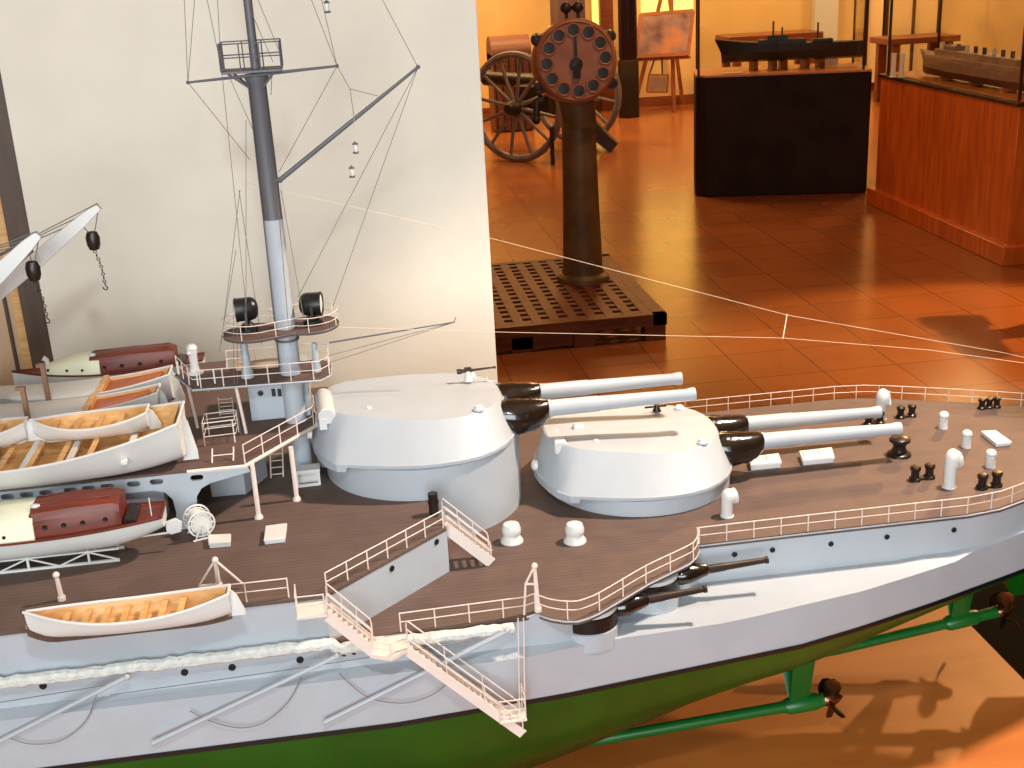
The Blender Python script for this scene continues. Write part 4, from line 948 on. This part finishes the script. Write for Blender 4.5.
c = DC-du*.145-dw*-.15-fd_*.04; g = G(); g.tube([c, c+dw*.03-du*.02, c+dw*.035-du*.09], [.016, .02, .014], 10); g.ball(c+dw*.035-du*.1, .02); g.build('hand_crank', 'carr', ped)

# --- field gun on wheels
axd = V((.66, .75, 0)); W1 = V((1.42, 8.62, .44)); W2 = W1+axd*.98
fg = thing('field_gun', (W1.x+axd.x*.49, W1.y+axd.y*.49, 0), 'old field gun on two large spoked wheels, half hidden behind the dial pedestal', 'cannon')
for c in (W1, W2):
    g = G(); R = .415
    pts = []; g.ring(c, R, .03, axd, 40, 8); wh = g.build('wheel_rim', 'wheel', fg, origin=c)
    g = G(); u = V((0, 0, 1)); w = axd.cross(u).normalized()
    for k in range(12):
        an = radians(30*k+10); d = cos(an)*u+sin(an)*w; g.tube([c+d*.05, c+d*R], [.017, .013], 7)
    g.build('spokes', 'wheel', wh)
    g = G(); g.lathe([(.035, -.12), (.05, -.1), (.065, -.04), (.065, .04), (.045, .09)], c, axd, 18); g.build('hub', 'carr', wh)
fwd = V((-.75, .66, 0)); mid = (W1+W2)/2
g = G(); g.tube([W1, W2], .035, 12); g.build('axle', 'carr', fg)
g = G(); bo = mid+V((0, 0, .14)); g.lathe([(0, -.42), (.035, -.4), (.03, -.36), (.085, -.33), (.08, -.1), (.07, .1), (.055, .55), (.065, .58), (.065, .62), (.04, .62)], bo, fwd+V((0, 0, .06)), 20); g.build('gun_barrel', 'carr', fg)
g = G()
for s in (-.12, .12):
    a = mid+axd*s+V((0, 0, .1)); e = Z(614, 148, .03); g.bar(a, e, .05, .1)
g.build('trail', 'carr', fg)
g = G(); g.box(mid+V((0, 0, .02)), (.5, .34, .24), rz=radians(48)); g.build('carriage_box', 'carr', fg, bevel=.01)
g = G(); e = Z(553, 165, 0); g.tube([e, e+V((0, 0, .3))], .018, 8); g.build('prop_stand', 'carr', fg)
# --- wooden chest behind it
c = Y(508, 40, 10.6); ch = thing('wooden_chest', (c.x, c.y, 0), 'dark reddish wooden chest against the bright yellow wall, behind the gun wheel', 'chest')
g = G(); g.box((c.x, c.y, c.z/2-.05), (.38, .4, c.z-.12)); g.build('chest_body', 'chestwood', ch, bevel=.01)
g = G(); g.lathe([(.22, -.19), (.22, .19)], (c.x, c.y, c.z-.11), (1, 0, 0), 24, sq=(.7, .9)); g.build('chest_lid', 'chestwood', ch)
g = G()
for i in range(6): x = c.x-.165+.066*i; g.box((x, c.y-.205, c.z/2-.05), (.014, .012, c.z-.13))
g.build('chest_slats', 'carr', ch)

# --- upright dark steel shell on a stand
a, b = Y(619, 50, 10.9), Y(637, 50, 10.9); cx_ = (a.x+b.x)/2; r_ = (b.x-a.x)/2*1.02
sh = thing('steel_shell', (cx_, 10.9, 0), 'tall dark polished steel shell standing on a black stand left of the easel', 'shell')
zs = Y(630, 60, 10.9-r_).z
g = G(); g.lathe([(r_*.9, zs), (r_, zs+.03), (r_, zs+1.1), (r_*.8, zs+1.4), (r_*.3, zs+1.7), (0, zs+1.75)], (cx_, 10.9, 0), seg=32); g.build('shell_body', 'steel', sh)
g = G(); g.lathe([(r_*1.1, 0), (r_*1.1, zs-.02), (r_*.95, zs)], (cx_, 10.9, 0), seg=32); g.build('shell_stand', 'plinth', sh)

# --- easel, painting, placard
EY = 11.3
def E3(px, py, y=EY): return Y(px, py, y)
fl, fr, fb = Z(633, 113, 0), Z(674, 112, 0), Z(688, 107, 0); fb.y = WALL-.07
topc = E3(668, -14)
es = thing('wooden_easel', ((fl.x+fr.x)/2, fl.y, 0), 'wooden tripod easel by the back wall, a framed picture resting on it', 'easel')
for a, q in ((fl, E3(664, -14)), (fr, E3(671, -14)), (V((fb.x, fb.y, 0)), E3(668, -14, EY+.1))):
    g = G(); g.bar(a, q, .035, .03, (0, 1, 0)); g.build('leg', 'easel', es)
g = G(); g.bar(E3(634, 60, EY-.24), E3(690, 57, EY-.24), .05, .03); g.build('tray', 'easel', es)
pc = [E3(635, 57, EY-.27), E3(688, 54, EY-.27), E3(693, 11, EY-.12), E3(641, 15, EY-.12)]
pt = thing('framed_picture', pc[0], 'framed brownish seascape picture leaning on the wooden easel', 'picture')
nrm = (pc[1]-pc[0]).cross(pc[3]-pc[0]).normalized(); cc = sum(pc, V())/4
g = G(); g.hexa([cc+(p-cc)*.93-nrm*.004 for p in pc], [cc+(p-cc)*.93+nrm*.012 for p in pc]); g.build('canvas', 'painting', pt)
g = G()
for a, b in zip(pc, pc[1:]+pc[:1]): g.bar(a, b, .035, .03, nrm)
g.build('picture_frame', 'easel', pt)
q = [E3(647, 92, EY-.3), E3(667, 92, EY-.3), E3(668, 75, EY-.29), E3(649, 75, EY-.29)]; cc = sum(q, V())/4
pk = thing('hanging_placard', q[0], 'small framed placard hanging on cords under the easel picture', 'placard')
n2 = (q[1]-q[0]).cross(q[3]-q[0]).normalized()
g = G(); g.hexa([cc+(p-cc)*.85 for p in q], [cc+(p-cc)*.85+n2*.01 for p in q]); g.build('placard_sheet', 'grayhull', pk)
g = G()
for a, b in zip(q, q[1:]+q[:1]): g.bar(a, b, .018, .016, n2)
g.build('placard_frame', 'easel', pk)
g = G(); g.tube([q[3], E3(655, 58, EY-.26)], .008, 6); g.tube([q[2].lerp(q[3], .3), E3(662, 57, EY-.26)], .008, 6); g.build('cord', 'carr', pk)

# --- dark plinth with glass case and a dark warship model
pL, pR = Z(695.5, 197.5, 0), Z(866.5, 193, 0); dv = (pR-pL).normalized(); nv = V((-dv.y, dv.x, 0))
HP = X(872, 81, pR.x).z; Lp = (pR-pL).length; Dp = .55; HP = .785
dc = thing('plinth_display_case', (pL+pR)/2+nv*Dp/2, 'dark brown plinth display case with a glass top, holding a long dark ship model', 'display case')
quad = [pL+nv*.06, pL+dv*.07, pR, pR+nv*Dp, pL+nv*Dp]
g = G(); g.hexa([p+V((0, 0, 0)) for p in quad], [p+V((0, 0, HP)) for p in quad]); g.build('plinth_body', 'plinth', dc, bevel=.01)
g = G(); g.hexa([p+V((0, 0, HP)) for p in quad], [p+V((0, 0, HP+.012)) for p in quad]); g.build('case_floor', 'cabtop', dc)
cor = [pL+dv*.02+nv*.04, pR-dv*.05+nv*.04, pR-dv*.05+nv*(Dp-.04), pL+dv*.02+nv*(Dp-.04)]
g = G(); 
for p in cor: g.bar(p+V((0, 0, HP)), p+V((0, 0, HP+.62)), .013, .013, (0, 1, 0))
for a, b in zip(cor, cor[1:]+cor[:1]): g.bar(a+V((0, 0, HP+.61)), b+V((0, 0, HP+.61)), .022, .022)
g.build('case_frame', 'frame', dc)
for a, b in zip(cor, cor[1:]+cor[:1]):
    g = G(); d = (b-a).normalized(); n_ = V((-d.y, d.x, 0)); g.hexa([a, b, b+n_*.004, a+n_*.004], [a, b, b+n_*.004, a+n_*.004]) if False else g.hexa([a+V((0, 0, HP+.013)), b+V((0, 0, HP+.013)), b+n_*.004+V((0, 0, HP+.013)), a+n_*.004+V((0, 0, HP+.013))], [a+V((0, 0, HP+.6)), b+V((0, 0, HP+.6)), b+n_*.004+V((0, 0, HP+.6)), a+n_*.004+V((0, 0, HP+.6))]); g.build('glass_pane', 'glass', dc, smooth=0)
# ship inside
def small_ship(name, bow, stern, B, zk, zw, zd, up, low, label, supers, sup_m):
    bow, stern = V(bow), V(stern); ax = stern-bow; L = ax.length; ax.normalize(); sd = V((0, 0, 1)).cross(ax)
    c = (bow+stern)/2; t = thing(name, (c.x, c.y, zk), label, 'ship model')
    N = 16
    hb = lambda u: B/2*max((1-abs(1-u/.4)**2) if u < .4 else 1-.5*((u-.4)/.6)**2.5, .03)
    P = lambda u, y, z: V((bow.x, bow.y, 0))+ax*(u*L)+sd*y+V((0, 0, z))
    us = [i/N for i in range(N+1)]; sh = lambda u: .03*(1-u)**3*1.5
    def bwl(u): return max(0, .06-u)*L*.5
    g = G(); r = [[P(u+max(0, .05-u)*.9, -hb(u)*.95, zw), P(u+max(0, .05-u), -hb(u)*.7, zk+(zw-zk)*.25), P(u+max(0, .05-u), 0, zk), P(u+max(0, .05-u), hb(u)*.7, zk+(zw-zk)*.25), P(u+max(0, .05-u)*.9, hb(u)*.95, zw)] for u in us]; g.loft(r); g.build('lower_hull', low, t, smooth=50)
    g = G(); r = [[P(u+max(0, .05-u)*.9, -hb(u)*.95, zw), P(u, -hb(u), zd+sh(u)), P(u, hb(u), zd+sh(u)), P(u+max(0, .05-u)*.9, hb(u)*.95, zw)] for u in us]; g.loft(r); g.build('upper_hull', up, t, smooth=50)
    for u0, u1, w, h in supers:
        g = G(); pts = [P(u0, -w, zd), P(u1, -w, zd), P(u1, w, zd), P(u0, w, zd)]; g.hexa(pts, [p+V((0, 0, h)) for p in pts]); g.build('superstructure', sup_m, t, bevel=.004)
    return t, P
zf = HP+.012
m0 = pL+dv*.13+nv*.27; m1 = pR-dv*.0+nv*.27; m1 = pL+dv*(Lp-.03)+nv*.27
ss, P_ = small_ship('warship_model', (m0.x, m0.y, 0), (m1.x, m1.y, 0), .17, zf+.055, zf+.12, zf+.165, 'darkhull', 'darkhull', 'long dark model warship on small stands inside the dark plinth glass case', [(.3, .62, .05, .03), (.36, .5, .035, .055), (.66, .8, .04, .022)], 'darkhull')
for u in (.27, .4, .47, .62, .72):
    g = G(); p = P_(u, 0, zf); g.box(p+V((0, 0, .03)), (.03, .1, .062)); g.build('stand', 'redbench', ss)
for u, h in ((.4, .12), (.46, .08), (.7, .1)):
    g = G(); p = P_(u, 0, zf+.19); g.tube([p, p+V((0, 0, h))], .006, 6); g.build('model_mast', 'darkhull', ss)
for nm, px0, px1, lab in (('label_card', 722, 743, 'white label card lying at the left front of the dark plinth case'), ('label_card', 823, 838, 'pale label card standing right of the stands inside the dark plinth case')):
    if px0 < 800:
        a = Z(px0, 74, HP+.014); b = Z(px1, 73, HP+.014); g = G(); d = (b-a); n_ = V((-d.y, d.x, 0)).normalized()*.06; g.hexa([a, b, b+n_, a+n_], [p+V((0, 0, .004)) for p in (a, b, b+n_, a+n_)])
    else:
        a = Y(px0, 64, 6.78); b = Y(px1, 63, 6.78); a.z = b.z = HP+.012; g = G(); g.hexa([a, b, b+V((0, .01, 0)), a+V((0, .01, 0))], [p+V((0, .01, .06)) for p in (a, b, b+V((0, .01, 0)), a+V((0, .01, 0)))])
    tag(g.build(nm, 'card', smooth=0), lab, 'label', 'cards in the plinth case')

# --- orange cabinet with glass case and grey model
cL, cR = V((3.284, 5.988, 0)), V((3.244, 4.265, 0)); HC = .785
oc = thing('cabinet_display_case', (3.7, 5.1, 0), 'orange veneered cabinet display case at the right edge, glass top over a grey ship model', 'display case')
in_ = .03; Wc = 1.3
g = G(); g.prism([(cL.x+in_, cL.y-in_), (cR.x+in_, cR.y+in_), (cR.x+Wc, cR.y+in_), (cL.x+Wc, cL.y-in_)], .08, HC); g.build('cabinet_body', 'cabinet', oc, bevel=.004)
g = G(); g.prism([(cL.x-.012, cL.y+.01), (cR.x-.012, cR.y-.012), (cR.x+Wc, cR.y-.012), (cL.x+Wc, cL.y+.01)], 0, .1); g.build('cabinet_skirting', 'cabinet', oc, bevel=.006)
g = G(); g.prism([(cL.x+in_-.012, cL.y-in_+.012), (cR.x+in_-.012, cR.y+in_-.012), (cR.x+Wc, cR.y+in_-.012), (cL.x+Wc, cL.y-in_+.012)], HC, HC+.02); g.build('case_rim', 'frame', oc, bevel=.003)
g = G(); g.prism([(cL.x+in_+.02, cL.y-in_-.02), (cR.x+in_+.02, cR.y+in_+.02), (cR.x+Wc-.05, cR.y+in_+.02), (cL.x+Wc-.05, cL.y-in_-.02)], HC+.018, HC+.026); g.build('case_floor', 'cabtop', oc)
bx = Y(938, 50, 5.88).x
cc_ = [V((cL.x+.04, 5.88, HC)), V((cR.x+.05, cR.y+.07, HC)), V((bx, cR.y+.07, HC)), V((bx, 5.88, HC))]
g = G()
for p in cc_: g.bar(p, p+V((0, 0, .6)), .013, .013, (0, 1, 0))
for a, b in zip(cc_, cc_[1:]+cc_[:1]): g.bar(a+V((0, 0, .6)), b+V((0, 0, .6)), .025, .025)
g.build('case_frame', 'frame', oc)
for a, b in zip(cc_, cc_[1:]+cc_[:1]):
    d = (b-a).normalized(); n_ = V((-d.y, d.x, 0))*.004; g = G(); h = V((0, 0, .59)); l = V((0, 0, .02)); g.hexa([a+l, b+l, b+n_+l, a+n_+l], [a+h, b+h, b+n_+h, a+n_+h]); g.build('glass_pane', 'glass', oc, smooth=0)
zc0 = HC+.026
s2, P2_ = small_ship('steamship_model', (3.445, 5.72, 0), (3.435, 4.35, 0), .17, zc0+.012, zc0+.062, zc0+.105, 'grayhull', 'redhull', 'grey-brown model ship with a dark red bottom inside the orange cabinet case', [(.12, .95, .06, .03), (.2, .85, .048, .065), (.26, .36, .035, .09)], 'grayhull')
for u in (.25, .5, .75):
    p = P2_(u, 0, zc0); g = G(); g.box(p+V((0, 0, .008)), (.08, .02, .018)); g.build('stand', 'cabtop', s2)
for k in range(9):
    p = P2_(.2+.07*k, 0, zc0+.168); g = G(); g.tube([p, p+V((0, 0, .035))], .011, 10); g.build('model_funnel', 'darkhull' if k % 3 else 'card', s2)
for px in (893, 901):
    p = Z(px, 77, zc0); lab = 'left of two slim white posts standing' if px == 893 else 'right of two slim white posts standing'
    g = G(); g.lathe([(.022, 0), (.02, .004), (.014, .008), (.014, .13), (.018, .135), (0, .138)], (p.x, p.y, zc0), seg=14); tag(g.build('white_post', 'card'), lab+' in front of the grey ship model', 'post', 'white posts on the orange cabinet')
sx, sy = 3.22, 3.25  # unseen stand added to cast the shadow on the tiles
bs = thing('shadow_caster_stand', (sx, sy, 0), 'added tripod stand with a dark tube beyond the right edge, casting the floor shadow', 'shadow caster')
for k in range(3): an = 2*pi*k/3+.4; g = G(); g.tube([(sx, sy, .62), (sx+.24*cos(an), sy+.24*sin(an), 0)], .025, 8); g.build('leg', 'carr', bs)
g = G(); g.lathe([(0, -.2), (.05, -.19), (.06, .1), (.075, .12), (.075, .22), (.05, .225)], (sx, sy, .7), (.3, .9, .12), 18); g.build('caster_tube', 'carr', bs)
g = G(); g.cyl((sx, sy, .56), (sx, sy, .68), .05); g.build('head', 'carr', bs)
# low red-brown bench by the back wall
a, b = Y(888, 48, 10.6), Y(940, 46, 10.6)
bn = thing('gallery_bench', ((a.x+b.x)/2, 10.6, 0), 'low red-brown wooden bench under the cream wall panels', 'bench', 'benches by the back wall')
zt = Y(910, 36, 10.6).z
g = G(); g.box(((a.x+b.x)/2, 10.6, zt-.03), (b.x-a.x+.2, .45, .06)); g.build('seat', 'redbench', bn, bevel=.006)
for x in (a.x, b.x):
    for y in (10.43, 10.77): g = G(); g.box((x, y, (zt-.06)/2), (.07, .07, zt-.06)); g.build('leg', 'redbench', bn)
a, b = Y(722, 40, 10.9), Y(815, 38, 10.9); zt = Y(770, 33, 10.9).z
bn = thing('gallery_bench', ((a.x+b.x)/2, 10.9, 0), 'long low reddish bench against the wall, seen behind the dark ship model', 'bench', 'benches by the back wall')
g = G(); g.box(((a.x+b.x)/2, 10.9, zt-.04), (b.x-a.x, .45, .08)); g.build('seat', 'redbench', bn, bevel=.006)
for x in (a.x+.1, b.x-.1):
    for y in (10.73, 11.07): g = G(); g.box((x, y, (zt-.08)/2), (.07, .07, zt-.08)); g.build('leg', 'redbench', bn)

# ================================================================== LIGHT
def area(name, loc, target, size, power, col, sy=None, spread=pi):
    l = bpy.data.lights.new(name, 'AREA'); l.energy = power; l.color = col; l.size = size; l.spread = spread
    if sy: l.shape = 'RECTANGLE'; l.size_y = sy
    o = bpy.data.objects.new(name, l); COL.objects.link(o); o.location = loc
    o.rotation_euler = (V(target)-V(loc)).to_track_quat('-Z', 'Y').to_euler(); return o
def spot(name, loc, target, power, col, angle, r=.05, blend=.5):
    l = bpy.data.lights.new(name, 'SPOT'); l.energy = power; l.color = col; l.spot_size = radians(angle); l.spot_blend = blend; l.shadow_soft_size = r
    o = bpy.data.objects.new(name, l); COL.objects.link(o); o.location = loc
    o.rotation_euler = (V(target)-V(loc)).to_track_quat('-Z', 'Y').to_euler(); return o
WARM = (1, .56, .2)
spot('front_lamp', (-.01, -1.05, 1.86), (0, .1, .95), 14, (.8, .93, 1), 140, .03, .2)
area('cool_front_fill', (-.45, -3.1, 1.7), (0, .2, 1.1), 1.7, 74, (.86, .95, 1), 1.6)  # added cool fill from behind the camera, no window built there
spot('case_lamp', (.95, -.04, 2.2), (.33, -.05, 1.0), 112, (1, .81, .65), 50, .05, .3)
spot('rear_spot', (3.0, 2.9, 2.7), (.55, -.06, .74), 290, WARM, 15, .05, .4)
spot('side_spot', (4.9, 3.3, 2.4), (2.75, 3.3, .1), 620, WARM, 30, .035)
for i, (x, y, p) in enumerate(((1.5, 3.2, 24), (4.5, 4.0, 6), (2.0, 7.5, 42), (5.5, 8.5, 62), (.5, 10, 66))):
    area('ceiling_lamp', (x, y, 3.1), (x, y, 0), .5, p, (1, .6, .24))
for x in (1.6, 3.8, 6.5): area('wall_fill', (x, 10.3, 2.9), (x, 11.65, .4), .4, 45, (1, .66, .3))  # added fills brightening the back wall, no fixtures modelled
w = bpy.data.worlds.new('world'); SC.world = w; w.use_nodes = True
w.node_tree.nodes['Background'].inputs['Color'].default_value = (.9, .75, .6, 1); w.node_tree.nodes['Background'].inputs['Strength'].default_value = .05
SC.view_settings.view_transform = 'Standard'; SC.view_settings.look = 'None'; SC.view_settings.gamma = 1; SC.view_settings.exposure = 0.22
SC.view_settings.use_curve_mapping = False
